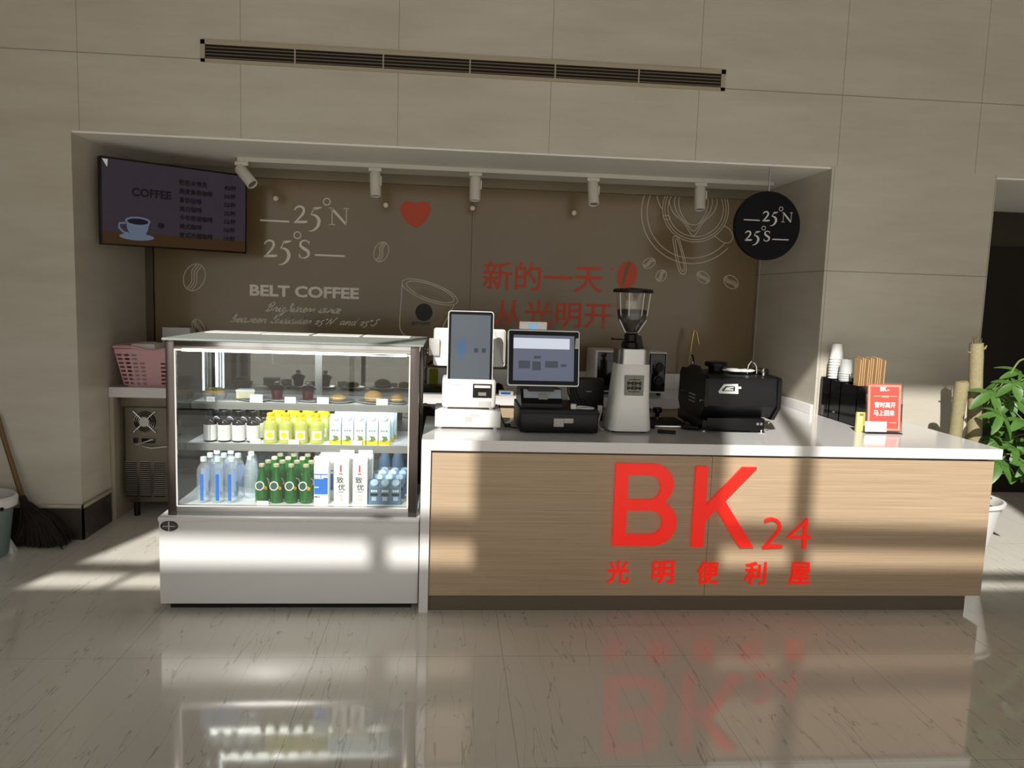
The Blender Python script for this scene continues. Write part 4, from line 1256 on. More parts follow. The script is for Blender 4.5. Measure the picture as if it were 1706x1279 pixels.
# ================================================================== till corner: white terminal on its drawer
def pbox(q0, q1, Y):
    """corners of a front face seen between two spots of the photograph"""
    a = at(*q0, Y=Y); c2 = at(*q1, Y=Y)
    return a.x, c2.z, c2.x, a.z
ZH = HC + .0005
t = thing('cash_drawer', 'white cash drawer under the white self-service terminal', 'cash drawer', (.235, .5, ZH))
MB().box(.058, .30, HC + .014, .412, .57, HC + .105, .004).build('drawer_case', M_whitep, t)
MB().box(.066, .296, HC + .020, .404, .30, HC + .098, .003).build('drawer_front', M_whitep, t)
b = MB()
for x in (.085, .385):
    for y in (.33, .54): b.cyl((x, y, HC + .0005), (x, y, HC + .015), .012)
b.build_each('foot', M_offw, t)
p = at(780, 698, Y=.295)
MB().box(p.x - .02, .2945, p.z - .016, p.x + .022, .296, p.z + .014).build('grey_sticker', M_sticker, t)
MB().box(p.x - .02, .2944, p.z + .018, p.x + .062, .296, p.z + .024).build('printed_line', M_sticker, t)

t = thing('self_service_terminal', 'white self-service order terminal with tall portrait screen on the white drawer', 'order terminal', (.235, .45, HC + .1055))
zb_ = HC + .1055
b = MB(); b.box(.093, .32, zb_ + .012, .383, .56, zb_ + .165, .014, 3); b.build('printer_base', M_whitep, t)
b = MB()
for x in (.115, .36):
    for y in (.35, .53): b.cyl((x, y, zb_), (x, y, zb_ + .014), .011)
b.build_each('foot', M_offw, t)
x0, z0, x1, z1 = pbox((788, 639), (819, 663), .318)
MB().box(x0, .3165, z0, x1, .3205, z1, .001, 1).build('scanner_window', M_blackg, t)
MB().box(x0 + .008, .3155, z1 - .022, x1 - .008, .3168, z1 - .008).build('scanner_lip', M_offw, t)
MB().box(x0 + .03, .3155, z0 + .012, x1 - .03, .3168, z0 + .03).build('scanner_eye', M_qstick, t)
x0, z0, x1, z1 = pbox((745, 637), (773, 641), .319)
MB().box(x0, .3185, z0, x1, .3205, z0 + .003).build('paper_slot', M_sticker, t)
x0, z0, x1, z1 = pbox((797, 668), (818, 679), .319)
MB().box(x0, .3183, z0, x1, .3205, z1).build('code_sticker', M_sticker, t)
# screen leans back a little
S0 = Vector((.240, .335, zb_ + .135)); sw, sh, lean = .246, .398, .10
SV = Vector((0, math.sin(lean), math.cos(lean))); SN = XU.cross(SV)
def spx(u, v, d): return S0 + XU * ((u - .5) * sw) + SV * ((1 - v) * sh) + SN * d
def rrect(w, h, r, n=6):
    P = []
    for cx, cy, a0 in ((w / 2 - r, h / 2 - r, 0), (-w / 2 + r, h / 2 - r, 90), (-w / 2 + r, -h / 2 + r, 180), (w / 2 - r, -h / 2 + r, 270)):
        P += [(cx + r * math.cos(math.radians(a0 + 90 * i / n)), cy + r * math.sin(math.radians(a0 + 90 * i / n))) for i in range(n + 1)]
    return P
def slab(name, w, h, r, O, U, V, d0, d1, m, parent):
    Nn = U.cross(V); b = MB(); P = rrect(w, h, r)
    b.loft([[O + U * x + V * y + Nn * d for x, y in P] for d in (d0, d1)])
    return b.build(name, m, parent)
SO = S0 + SV * sh / 2
slab('screen_shell', sw, sh, .016, SO, XU, SV, -.028, -.002, M_whitep, t)
slab('screen_bezel', sw - .008, sh - .008, .013, SO, XU, SV, -.003, .001, M_bezel, t)
ds = slab('screen_display', sw - .034, sh - .040, .002, SO, XU, SV, .001, .0016, M_scr, t)
b = MB(); b.face([spx(u, v, .002) for u, v in ((.22, .44), (.30, .40), (.34, .33), (.38, .42), (.42, .50), (.44, .58), (.36, .57), (.33, .66), (.28, .68), (.26, .60), (.20, .54))]); b.build('screen_figure', M_scrb, ds)
b = MB()
for u in (.58, .75): b.face([spx(u, .50, .002), spx(u + .09, .50, .002), spx(u + .09, .56, .002), spx(u, .56, .002)])
b.build('screen_writing', M_scrd, ds)
MB().box(.20, .37, zb_ + .15, .28, .42, zb_ + .26).build('screen_neck', M_offw, t)

# white monitor seen from behind, on its stand between the case and the terminal
t = thing('white_monitor', 'white monitor turned away behind the portrait screen with a small card reader', 'monitor', (.24, .72, ZH))
b = MB(); MO = Vector((.242, .60, 1.325))
MV = Vector((0, .10, 1)).normalized()
slab('monitor_back', .41, .215, .015, MO, XU, MV, -.035, 0, M_whitep, t)
b = MB(); b.loft([[MO + XU * x + MV * y + XU.cross(MV) * .001 for x, y in ((.13, .10), (.20, .10), (.20, -.09), (.19, -.09))], [MO + XU * x + MV * y + XU.cross(MV) * .012 for x, y in ((.15, .09), (.198, .095), (.198, -.08), (.192, -.08))]]); b.build('back_ridge', M_offw, t)
x0, z0, x1, z1 = pbox((715, 563), (732, 592), .585)
MB().box(x0, .575, z0, x1, .599, z1, .003).build('card_reader', M_offw, t)
MB().box(.16, .645, HC + .012, .32, .66, 1.26).build('stand_neck', M_offw, t)
MB().box(.12, .60, HC + .0005, .36, .74, HC + .012, .003).build('stand_foot', M_offw, t)

# ================================================================== black till
t = thing('cash_drawer', 'black cash drawer under the tilted till screen', 'cash drawer', (.72, .4, ZH))
MB().box(.512, .235, HC + .006, .934, .66, HC + .128, .004).build('drawer_case', M_black, t)
MB().box(.518, .231, HC + .012, .928, .236, HC + .108, .003).build('drawer_front', M_blackm, t)
b = MB()
for x in (.55, .9):
    for y in (.27, .62): b.cyl((x, y, HC + .0005), (x, y, HC + .007), .014)
b.build_each('foot', M_rubber, t)
x0, z0, x1, z1 = pbox((923, 697), (939, 711), .23); MB().box(x0, .2300, z0, x1, .2315, z1).build('code_sticker', M_sticker, t)
x0, z0, x1, z1 = pbox((940, 697), (955, 705), .23); MB().box(x0, .2300, z0, x1, .2315, z1).build('code_sticker', M_sticker, t)

t = thing('till_terminal', 'black till terminal with wide tilted touch screen on the black drawer', 'till', (.63, .42, HC + .1285))
zt_ = HC + .1285
MB().prism([(.30, zt_), (.62, zt_), (.58, zt_ + .09), (.36, zt_ + .095), (.30, zt_ + .022)], 'X', .520, .745).build('terminal_base', M_blackm, t)
b = MB(); b.face([(.535, .3215, zt_ + .050), (.742, .3215, zt_ + .050), (.742, .3575, zt_ + .0935), (.535, .3575, zt_ + .0935)]); b.build('printer_cover', mat('pale blue grey cover', C(176, 184, 196), .2), t)
x0, z0, x1, z1 = pbox((897, 657), (912, 669), .33)
MB().box(x0, .3175, z0, x1, .320, z1).build('green_sticker', M_qstick, t)
KO = Vector((.629, .262, 1.301)); kw, kh, kl, ky = .385, .298, .14, .03
KU = Vector((math.cos(ky), math.sin(ky), 0)); KV = (ZU * math.cos(kl) + Vector((0, 1, 0)) * math.sin(kl)); KV = (KV - KU * KV.dot(KU)).normalized(); KN = KU.cross(KV)
def kpx(u, v, d): return KO + KU * ((u - .5) * kw) + KV * ((.5 - v) * kh) + KN * d
slab('screen_shell', kw, kh, .012, KO, KU, KV, -.03, -.002, M_alu, t)
slab('screen_bezel', kw - .010, kh - .012, .008, KO, KU, KV, -.003, .001, M_bezel, t)
dk = slab('screen_display', kw - .058, kh - .056, .002, KO, KU, KV, .001, .0016, M_scr2, t)
b = MB(); b.face([kpx(u, v, .002) for u, v in ((.075, .335), (.86, .335), (.86, .145), (.075, .145))]); b.build('screen_bright_band', M_scrw, dk)  # brighter band across the upper part of the display
b = MB()
for u, v, w_, h_ in ((.15, .55, .16, .14), (.36, .46, .10, .05), (.34, .56, .12, .16), (.52, .55, .18, .12), (.74, .60, .08, .05)): b.face([kpx(u, v, .002), kpx(u, v + h_, .002), kpx(u + w_, v + h_, .002), kpx(u + w_, v, .002)])
b.build('screen_writing', M_scrd, dk)
MB().box(.56, .33, zt_ + .085, .70, .39, 1.28).build('screen_arm', M_blackm, t)
b = MB(); b.face([kpx(u, v, .0018) for u, v in ((.935, .32), (.985, .32), (.985, .13), (.945, .13))]); b.build('side_sticker', M_sticker, t)
t = thing('payment_speaker', 'small white box with a blue display on top of the till screen', 'speaker', (.575, .31, KO.z + kh / 2))
x0, z0, x1, z1 = pbox((866, 535), (911, 553), .29)
zbase = KO.z + KV.z * kh / 2 + .0012
MB().box(x0, .29, zbase, x1, .33, z1, .004).build('speaker_body', M_whitep, t)
xa_, za_, xb_, zb2 = pbox((881, 539), (896, 551), .289)
MB().box(xa_, .2885, max(za_, zbase + .004), xb_, .2905, zb2).build('speaker_display', M_lcd, t)

t = thing('receipt_printer', 'black receipt printer box standing behind the till drawer cables', 'printer', (.965, .60, ZH))
MB().box(.845, .70, HC + .004, 1.045, .745, HC + .06, .004).build('printer_foot', M_black, t)
MB().prism([(.69, HC + .004), (.745, HC + .004), (.745, HC + .255), (.69, HC + .245)], 'X', .845, 1.05).build('printer_body', M_blackm, t)
p = at(981, 652, Y=.689); MB().box(p.x - .016, .688, p.z - .003, p.x + .016, .690, p.z + .003).build('printer_mark', M_sticker, t)
# cables beside the till
b = MB()
for k in range(4):
    pts = [(.80 + .02 * k, .38 + .03 * k, zt_ + .20 - .02 * k), (.775 + .015 * k, .33, zt_ + .10), (.80 + .02 * k, .30 + .01 * k, zt_ + .035), (.84 + .02 * k, .31, zt_ + .012), (.87, .36 + .02 * k, zt_ + .010)]
    b.tube(smooth_path(pts, 6), .0035, 6)
b.build('cable_bundle', M_black, label='black cables hanging down beside the till screen onto the drawer', cat='cable')
b = MB(); pts = [(.80, .27, zt_ + .007), (.86, .255, zt_ + .007), (.905, .262, zt_ + .007), (.91, .28, zt_ + .008), (.88, .285, zt_ + .012), (.84, .268, zt_ + .016), (.82, .265, zt_ + .016)]
b.tube(smooth_path(pts, 6), .0045, 6); b.box(.785, .255, zt_ + .001, .815, .285, zt_ + .03, .004); b.build('white_cable', M_offw, label='pale coiled cable with white plug lying on the black drawer', cat='cable')
b = MB(); b.tube(smooth_path([(.42, .585, HC + .10), (.428, .50, HC + .05), (.445, .42, HC + .012), (.48, .38, HC + .006), (.508, .36, HC + .006)], 6), .0035, 6); b.box(.44, .392, HC + .003, .475, .425, HC + .02, .005)
b.build('power_cable', M_black, label='black power cable between the two cash drawers', cat='cable')
b = MB(); b.tube(smooth_path([(.99, .47, HC + .12), (.985, .44, HC + .08), (.965, .40, HC + .03), (.975, .36, HC + .008), (.99, .36, HC + .006)], 6), .005, 6); b.box(.972, .455, HC + .085, .998, .48, HC + .125, .003)
b.build('grinder_cable', M_offw, label='pale cable with white plug beside the foot of the grinder', cat='cable')

# ================================================================== coffee grinder
gx, gy = 1.122, .40
t = thing('coffee_grinder', 'tall white coffee grinder with clear bean hopper on the counter', 'coffee grinder', (gx, gy, ZH))
def rsec(cx, cy, w, d, r, z, n=4): return [(cx + x, cy + y, z) for x, y in [(px_, py_) for px_, py_ in rrect(w, d, r, n)]]
MB().loft([rsec(gx - .0, gy, .234, .25, .05, HC + .012), rsec(gx + .002, gy, .236, .25, .05, HC + .03), rsec(gx + .008, gy, .205, .22, .05, HC + .17), rsec(gx + .014, gy, .184, .20, .05, HC + .372), rsec(gx + .014, gy, .180, .196, .05, HC + .376)]).build('body', M_whitep, t)
MB().loft([rsec(gx + .013, gy, .183, .198, .05, HC + .376), rsec(gx + .013, gy, .181, .196, .05, HC + .458), rsec(gx + .013, gy, .17, .185, .05, HC + .462)]).build('steel_collar', M_alu, t)
hx = gx + .006
MB().lathe([(.052, HC + .462), (.05, HC + .49), (.036, HC + .50), (.038, HC + .535), (.03, HC + .54), (0, HC + .54)], (hx + .0, gy, 0), 24).build('neck', M_black, t)
MB().prism([(hx + .02, HC + .462), (hx + .065, HC + .462), (hx + .048, HC + .53), (hx + .02, HC + .53)], 'Y', gy - .04, gy + .04).build('neck_bracket', M_black, t)
MB().tube([(hx - .03, gy - .03, HC + .506), (hx - .115, gy - .05, HC + .51)], .004, 8).ball((hx - .115, gy - .05, HC + .51), .007, 8).build('adjuster_lever', M_black, t)
hop = [(.032, HC + .54), (.037, HC + .548), (.078, HC + .615), (.080, HC + .63), (.096, HC + .765)]
MB().lathe(hop + [(.094, HC + .765), (.078, HC + .632), (.076, HC + .617), (.034, HC + .55)], (hx, gy, 0), 32).build('hopper', M_hopper, t)
MB().lathe([(0, HC + .545), (.033, HC + .552), (.0745, HC + .618), (.0775, HC + .634), (.083, HC + .668), (.07, HC + .674), (.04, HC + .667), (0, HC + .672)], (hx, gy, 0), 32).build('coffee_beans', M_bean, t)
MB().lathe([(0, HC + .764), (.108, HC + .764), (.110, HC + .768), (.110, HC + .778), (.10, HC + .785), (0, HC + .792)], (hx, gy, 0), 36).build('hopper_lid', M_black, t)
b = MB()
for a in (-150, -115, -65, -25): 
    ca, sa = math.cos(math.radians(a)), math.sin(math.radians(a))
    b.tube([(hx + .0825 * ca, gy + .0825 * sa, HC + .638), (hx + .0965 * ca, gy + .0965 * sa, HC + .762)], .0025, 6)
for a in (-160, -20):
    ca, sa = math.cos(math.radians(a)), math.sin(math.radians(a))
    b.tube([(hx + .038 * ca, gy + .038 * sa, HC + .546), (hx + .08 * ca, gy + .08 * sa, HC + .616)], .0028, 6)
b.build_each('hopper_rib', M_capw, t)
x0, z0, x1, z1 = pbox((1041, 625), (1071, 659), .296)
pl = MB().box(x0, .2885, z0, x1, .300, z1, .001, 1).build('badge', M_qstick, t)
for k, zz in enumerate((.62, .38)):
    fit(textmesh('M M', .06, 0, 0, .8), ((x0 + x1) / 2, .2882, z0 + (z1 - z0) * zz), XU, ZU, (x1 - x0) * .74, (z1 - z0) * .17).build('badge_lettering', M_black, pl)
b = MB()
for zz in (.2, .8): b.box(x0 + .02, .2880, z0 + (z1 - z0) * zz - .002, x1 - .02, .2884, z0 + (z1 - z0) * zz + .002)
b.box((x0 + x1) / 2 - .001, .288, z0 + .01, (x0 + x1) / 2 + .001, .2884, z1 - .01); b.box(x0 + .01, .288, (z0 + z1) / 2 - .001, x1 - .01, .2884, (z0 + z1) / 2 + .001)
b.build('badge_lines', M_black, pl)
b = MB()
for x in (gx - .08, gx + .08):
    for y in (gy - .08, gy + .08): b.cyl((x, y, HC + .0005), (x, y, HC + .014), .014)
b.build_each('foot', M_rubber, t)

# ================================================================== espresso machine, its back towards the room
ex0, ex1 = 1.565, 1.958
t = thing('espresso_machine', 'black two-sided espresso machine with white logo, its back to the room', 'espresso machine', (1.76, .55, ZH))
prof = [(.345, 1.196), (.35, 1.212), (.38, 1.218), (.76, 1.222), (.79, 1.20), (.80, 1.04), (.76, .985), (.405, .985), (.335, 1.055), (.332, 1.075)]
MB().prism(prof, 'X', ex0, ex1).build('housing', M_blackm, t)
sideprof = [(.328, 1.205), (.345, 1.224), (.44, 1.23), (.50, 1.262), (.60, 1.262), (.68, 1.235), (.78, 1.23), (.81, 1.20), (.82, 1.03), (.77, .972), (.40, .972), (.326, 1.05)]
for a, c2 in ((ex0 - .022, ex0 - .001), (ex1 + .001, ex1 + .022)):
    pr = sideprof if a < ex0 else [(.328, 1.20), (.345, 1.218), (.60, 1.224), (.78, 1.222), (.81, 1.20), (.82, 1.03), (.77, .972), (.40, .972), (.326, 1.05)]
    MB().prism(pr, 'X', a, c2).build('side_panel', M_black, t)
MB().box(ex0 + .01, .36, .915, ex1 - .05, .78, .984, .004).build('base', M_black, t)
MB().box(ex0 - .02, .35, .915, ex0 + .008, .82, .972, .003).build('drip_tray', M_black, t)
b = MB()
for x in (ex0 + .0, ex1 - .06):
    for y in (.375, .75): b.lathe([(.017, HC + .0005), (.02, HC + .004), (.014, HC + .018), (0, HC + .018)], (x, y, 0), 16)
b.build_each('foot', M_chrome, t)
b = MB()
for q in ((1177, 702), (1280, 703)):
    p = at(*q, Y=.40); b.ball(Vector((p.x, .396, p.z)), .008, 10)
b.build_each('screw', M_chrome, t)
# logo: slanted hollow plate with a tab
def lg(x, y): p = at(1080 + x / 6.824, 570 + y / 6.824, Y=.331); return (p.x, p.z)
l1 = [lg(*q) for q in ((862, 477), (1022, 474), (1026, 504), (1060, 506), (1060, 530), (1026, 530), (1028, 588), (812, 582), (797, 560))]
l2 = [lg(*q) for q in ((882, 500), (985, 500), (990, 520), (985, 558), (845, 556), (836, 548))]
l3 = [lg(*q) for q in ((895, 512), (975, 508), (972, 520), (930, 524), (928, 532), (972, 534), (970, 548), (862, 548))]
me = shape2d([l1, l2, l3], .002)
lb = MB(); lb.addmesh(me); bpy.data.meshes.remove(me)
for v in lb.bm.verts: v.co = Vector((v.co.x, .3345 + v.co.z * .5, v.co.y))
lb.build('logo', mat('logo white metal', C(214, 214, 214), .3), t)
# left side details
b = MB()
for k in range(3): b.box(ex0 - .026, .50, 1.09 - .02 * k, ex0 - .022, .60, 1.098 - .02 * k)
b.build_each('side_slot', M_alu, t)
b = MB(); b.cyl((ex0 - .022, .37, 1.08), (ex0 - .035, .37, 1.08), .008); b.cyl((ex0 - .022, .74, 1.09), (ex0 - .03, .74, 1.09), .005); b.build_each('side_knob', M_chrome, t)
# sockets on the base
b = MB()
for q in ((1262, 706), (1268, 706)):
    p = at(*q, Y=.36); b.lathe([(.008, 0), (.008, .004), (.005, .004), (.004, .001), (0, .001)], (p.x, .3605, p.z), 14, Vector((0, -1, 0)))
b.build_each('socket', M_alu, t)
# steam wands behind
b = MB(); b.tube(smooth_path([(1.60, .80, 1.19), (1.60, .84, 1.26), (1.615, .87, 1.305), (1.64, .90, 1.30), (1.66, .92, 1.24), (1.665, .92, 1.1)], 6), .006, 8); b.build('steam_wand', M_chrome, t)
# things on top of the machine
t = thing('grinder_dosing_cup', 'black cup with a wide rim on top of the espresso machine', 'cup', (1.70, .62, 1.222))
MB().lathe([(.042, 1.2225), (.045, 1.226), (.045, 1.25), (.066, 1.252), (.068, 1.27), (.064, 1.278), (0, 1.278)], (1.70, .62, 0), 28).build('cup_body', M_black, t)
b = MB(); rnd = random.Random(3)
for i in range(6):
    b.ball((1.80 + rnd.uniform(-.03, .06), .55 + rnd.uniform(-.05, .05), 1.232 + rnd.uniform(0, .008)), .05, 14, (rnd.uniform(.8, 1.2), rnd.uniform(.6, .9), .17))
b.build('white_cloth', M_cloth, label='folded white cloth on top of the espresso machine', cat='cloth')
b = MB(); b.tube(smooth_path([(1.845, .50, 1.224), (1.848, .50, 1.27), (1.87, .50, 1.296), (1.895, .50, 1.27), (1.90, .50, 1.224)], 6), .005, 8)
b.build('chrome_loop', M_chrome, label='small chrome loop standing on top of the espresso machine', cat='chrome loop')
b = MB().box(1.915, .52, 1.2245, 1.985, .62, 1.25, .008); b.build('black_tamper_box', M_black, label='low black box on the right corner of the espresso machine top', cat='box')
b = MB(); b.lathe([(.012, 1.2225), (.012, 1.24), (.006, 1.244), (.006, 1.262), (0, 1.264)], (1.905, .42, 0), 12); b.build('metal_knob', M_chrome, label='small metal knob standing near the right edge of the machine top', cat='knob')

# ---- barista tools between the grinder and the machine
t = thing('tamping_mat', 'flat black tamping mat beside the espresso machine', 'mat', (1.40, .72, ZH))
MB().box(1.255, .58, HC + .0005, 1.53, .83, HC + .012, .004).build('mat_sheet', M_rubber, t)
def tamper(p):
    t = thing('coffee_tamper', '', 'tamper', p)
    x, y, z = p
    MB().lathe([(0, 0), (.029, 0), (.029, .012), (.014, .022), (0, .022)], p, 20).build('tamper_base', M_chrome, t)
    MB().lathe([(.012, .02), (.014, .03), (.027, .038), (.03, .055), (.026, .066), (0, .068)], p, 20).build('tamper_handle', M_black, t)
    return t
grid(tamper, [((0,), Vector((1.325, .74, HC + .0125))), ((1,), Vector((1.40, .76, HC + .0125)))], 'black coffee tampers', lambda r: f'round black coffee tamper on the mat, {("left", "right")[r]} one')
t = thing('portafilter', 'portafilter with dark handle lying on the counter left of the espresso machine', 'portafilter', (1.36, .45, ZH))
MB().tube([(1.30, .46, HC + .012), (1.43, .45, HC + .014), (1.46, .44, HC + .016)], .006, 8).build('portafilter_arm', M_chrome, t)
MB().tube([(1.455, .44, HC + .016), (1.49, .425, HC + .017), (1.545, .40, HC + .017)], [.012, .016, .012], 10).build('portafilter_handle', M_black, t)
MB().lathe([(0, .001), (.014, .001), (.016, .02), (0, .022)], (1.292, .46, HC), 14).build('portafilter_spout', M_black, t)
MB().box(1.285, .285, HC + .0005, 1.385, .345, HC + .014, .006, rot=Matrix.Rotation(-.3, 4, 'Z')).build('black_phone', M_black, label='small flat black device on the counter near the portafilter', cat='device')

# ================================================================== microwave and taps on the back counter
t = thing('microwave_oven', 'white microwave oven with black door on the back counter behind the grinder', 'microwave', (1.46, 1.95, Zb))
MB().box(1.195, 1.76, Zb + .022, 1.728, 2.12, Zb + .325, .005).build('housing', M_whitep, t)
MB().box(1.212, 1.745, Zb + .034, 1.61, 1.762, Zb + .315, .003).build('door', M_blackg, t)
MB().box(1.618, 1.748, Zb + .034, 1.722, 1.762, Zb + .315, .003).build('control_panel', M_blackg, t)
for zz in (.215, .115):
    b = MB(); b.lathe([(.034, 0), (.034, .006), (.029, .012), (.028, .016), (0, .016)], (1.672, 1.748, Zb + zz), 24, Vector((0, -1, 0))); b.build('dial', M_blackm, t)
    b = MB(); b.tube([(1.672 + .035 * math.cos(a), 1.7465, Zb + zz + .035 * math.sin(a)) for a in [math.radians(60 + 240 * i / 16) for i in range(17)]], .0022, 6); b.build('dial_ring', M_alu, t)
MB().tube([(1.600, 1.742, Zb + .06), (1.600, 1.735, Zb + .17), (1.600, 1.742, Zb + .28)], .006, 8).build('door_handle', M_blackm, t)
b = MB()
for x in (1.24, 1.69):
    for y in (1.80, 2.08): b.cyl((x, y, Zb + .0005), (x, y, Zb + .024), .015)
b.build_each('foot', M_rubber, t)
b = MB().box(1.585, 1.738, Zb + .10, 1.598, 1.7445, Zb + .245, .002); b.build('red_strip', M_redp, t, label='red strip beside the control panel')
t = thing('gooseneck_tap', 'slim curved gold coloured tap on the back counter behind the espresso machine', 'tap', (1.90, 2.1, Zb))
p = at(1157, 552, Y=2.10)
MB().tube(smooth_path([(p.x - .03, 2.1, Zb + .012), (p.x - .025, 2.1, Zb + .25), (p.x - .005, 2.1, p.z - .01), (p.x + .015, 2.09, p.z - .01), (p.x + .03, 2.06, p.z - .10)], 8), .007, 10).build('tap_spout', mat('brass', C(190, 164, 104), .2, metal=1), t)
MB().lathe([(.03, .0005), (.03, .01), (.014, .02), (.012, .05), (0, .05)], (p.x - .03, 2.1, Zb), 20).build('tap_base', M_chrome, t)
MB().tube([(p.x - .03, 2.1, Zb + .04), (p.x - .09, 2.08, Zb + .06)], .006, 8).build('tap_lever', M_chrome, t)
t = thing('chrome_tap', 'tall chrome mixer tap on the back counter right of the glass case', 'tap', (.05, 2.05, Zb))
p = at(709, 575, Y=2.05)
MB().tube(smooth_path([(p.x, 2.05, Zb + .02), (p.x, 2.05, p.z - .03), (p.x + .01, 2.0, p.z), (p.x + .02, 1.94, p.z - .02), (p.x + .02, 1.92, p.z - .06)], 8), .012, 12).build('tap_spout', M_chrome, t)
MB().lathe([(.035, .0005), (.035, .012), (.02, .02), (.018, .12), (.022, .13), (.022, .17), (0, .175)], (p.x, 2.05, Zb), 20).build('tap_body', M_chrome, t)
MB().tube([(p.x, 2.05, Zb + .15), (p.x + .07, 2.02, Zb + .20)], .008, 8).build('tap_lever', M_black, t)
t = thing('green_sponge', 'yellow green scrubbing sponge beside the chrome tap', 'sponge', (.13, 2.0, Zb))
p = at(720, 615, Y=2.0); MB().box(p.x - .02, 1.98, Zb + .0005, p.x + .045, 2.03, Zb + .14, .01, 2).build('sponge_block', mat('yellow green sponge', C(150, 152, 44), .9), t)
t = thing('water_kettle', 'small dark round kettle on the back counter behind the white terminal', 'kettle', (.50, 1.9, Zb))
p = at(830, 655, Y=1.7); MB().lathe([(0, .0005), (.04, .0005), (.045, .03), (.03, .06), (.008, .07), (0, .07)], (p.x, 1.75, Zb), 20).build('kettle_body', M_black, t)
p = at(845, 683, Y=1.72)
t = thing('blue_pack', 'flat blue and white pack on the back counter between the two screens', 'pack', (p.x, 1.62, Zb))
MB().box(p.x - .07, 1.59, Zb + .0005, p.x + .03, 1.68, Zb + .03, .004).build('pack_body', M_paper, t)
MB().box(p.x - .06, 1.5885, Zb + .008, p.x + .01, 1.590, Zb + .024).build('blue_print', M_blueprint, t)
p = at(870, 661, Y=2.24)
t = thing('wall_socket', 'double white power socket on the upstand behind the till', 'socket', (p.x, 2.218, Zb + .05))
MB().box(p.x - .06, 2.2165, Zb + .045, p.x - .003, 2.2215, Zb + .105, .003).build('socket_plate', M_whitep, t); MB().box(p.x + .003, 2.2165, Zb + .045, p.x + .06, 2.2215, Zb + .105, .003).build('socket_plate', M_whitep, t)
MB().box(-.08, 1.68, Zb + .0005, .40, 1.93, Zb + .03, .004).build('tool_rack_mat', M_blackm, label='dark flat draining mat on the back counter under the chrome tap', cat='mat')
# white box at the left end behind the basket
p0 = at(270, 545, Y=2.05); p1 = at(317, 575, Y=2.05)
MB().box(p0.x, 2.05, Zb + .0005, p1.x, 2.18, p0.z, .003).build('white_carton_box', M_offw, label='large white box standing behind the glass case at the left end', cat='box')
b = MB(); rnd = random.Random(5)
for x, y, z, r, sq in ((-.03, 1.50, .70, .12, (.8, .45, 1.45)), (.09, 1.50, .68, .12, (.9, .5, 1.5))):
    b.ball((x, y, z), r, 16, sq)
b.box(-.06, 1.545, .83, .16, 1.568, .855, .004)
b.build('black_apron', M_rubber, label='black aprons hanging from the edge of the back counter beside the case', cat='apron')

# ================================================================== pink basket on the back counter
kx0, kx1, ky0, ky1 = -2.135, -1.64, 1.60, 2.02
t = thing('laundry_basket', 'pink plastic basket with slotted sides at the left end of the back counter', 'basket', ((kx0 + kx1) / 2, 1.8, Zb))
hb = .25
def bsec(z, grow, inset=0): 
    return [(x, y, z) for x, y in [(q[0] + (kx0 + kx1) / 2, q[1] + (ky0 + ky1) / 2) for q in rrect(kx1 - kx0 - .09 + grow - inset, ky1 - ky0 - .09 + grow - inset, .05, 4)]]
MB().loft([bsec(Zb + .0005, 0), bsec(Zb + .012, .006)]).build('basket_floor', M_pink, t)
# slotted walls: real holes between bars
def wall_panel(P, cols, rows, hole, m, name):
    """P(u,v) gives a spot of the wall; hole(i,j) says which cells stay open"""
    b = MB()
    for i in range(cols):
        for j in range(rows):
            u0, u1, v0, v1 = i / cols, (i + 1) / cols, j / rows, (j + 1) / rows
            A = [P(u0, v0), P(u1, v0), P(u1, v1), P(u0, v1)]
            if hole(i, j):
                mu, mv = (u1 - u0) * .16, (v1 - v0) * .24
                B = [P(u0 + mu, v0 + mv), P(u1 - mu, v0 + mv), P(u1 - mu, v1 - mv), P(u0 + mu, v1 - mv)]
                for k in range(4): b.face([A[k], A[(k + 1) % 4], B[(k + 1) % 4], B[k]])
            else: b.face(A)
    bmesh.ops.remove_doubles(b.bm, verts=b.bm.verts, dist=.0002)
    bmesh.ops.recalc_face_normals(b.bm, faces=b.bm.faces[:])
    g = bmesh.ops.solidify(b.bm, geom=b.bm.faces[:], thickness=.004)
    return b.build(name, m, t)
cxk, cyk = (kx0 + kx1) / 2, (ky0 + ky1) / 2
hx_, hy_ = (kx1 - kx0) / 2, (ky1 - ky0) / 2
def gr(v): return .045 * (1 - v)
front_open = lambda i, j: j < 8 and not (4 <= i <= 5 and True) and not (j > 5 and 3 <= i <= 6)
side_open = lambda i, j: j < 8 and i not in (0, 7)
wall_panel(lambda u, v: (cxk + (u * 2 - 1) * (hx_ - gr(v)), ky0 + gr(v), Zb + .01 + v * hb), 10, 9, front_open, M_pink, 'basket_side')
wall_panel(lambda u, v: (cxk + (u * 2 - 1) * (hx_ - gr(v)), ky1 - gr(v), Zb + .01 + v * hb), 10, 9, front_open, M_pink, 'basket_side')
wall_panel(lambda u, v: (kx0 + gr(v), cyk + (u * 2 - 1) * (hy_ - gr(v)), Zb + .01 + v * hb), 8, 9, side_open, M_pink, 'basket_side')
wall_panel(lambda u, v: (kx1 - gr(v), cyk + (u * 2 - 1) * (hy_ - gr(v)), Zb + .01 + v * hb), 8, 9, side_open, M_pink, 'basket_side')
rim = []
n = 40
for i in range(n):
    a = 2 * math.pi * i / n; c_, s_ = math.cos(a), math.sin(a)
    k = max(abs(c_), abs(s_)); x, y = c_ / k * hx_, s_ / k * hy_
    dip = .022 * max(0, math.cos(3.14 * c_ / k)) if abs(s_) > abs(c_) else 0
    rim.append((cxk + x, cyk + y, Zb + .012 + hb + .012 - dip))
MB().tube(smooth_path(rim, 2, True), .011, 8, True).build('basket_rim', M_pink, t)
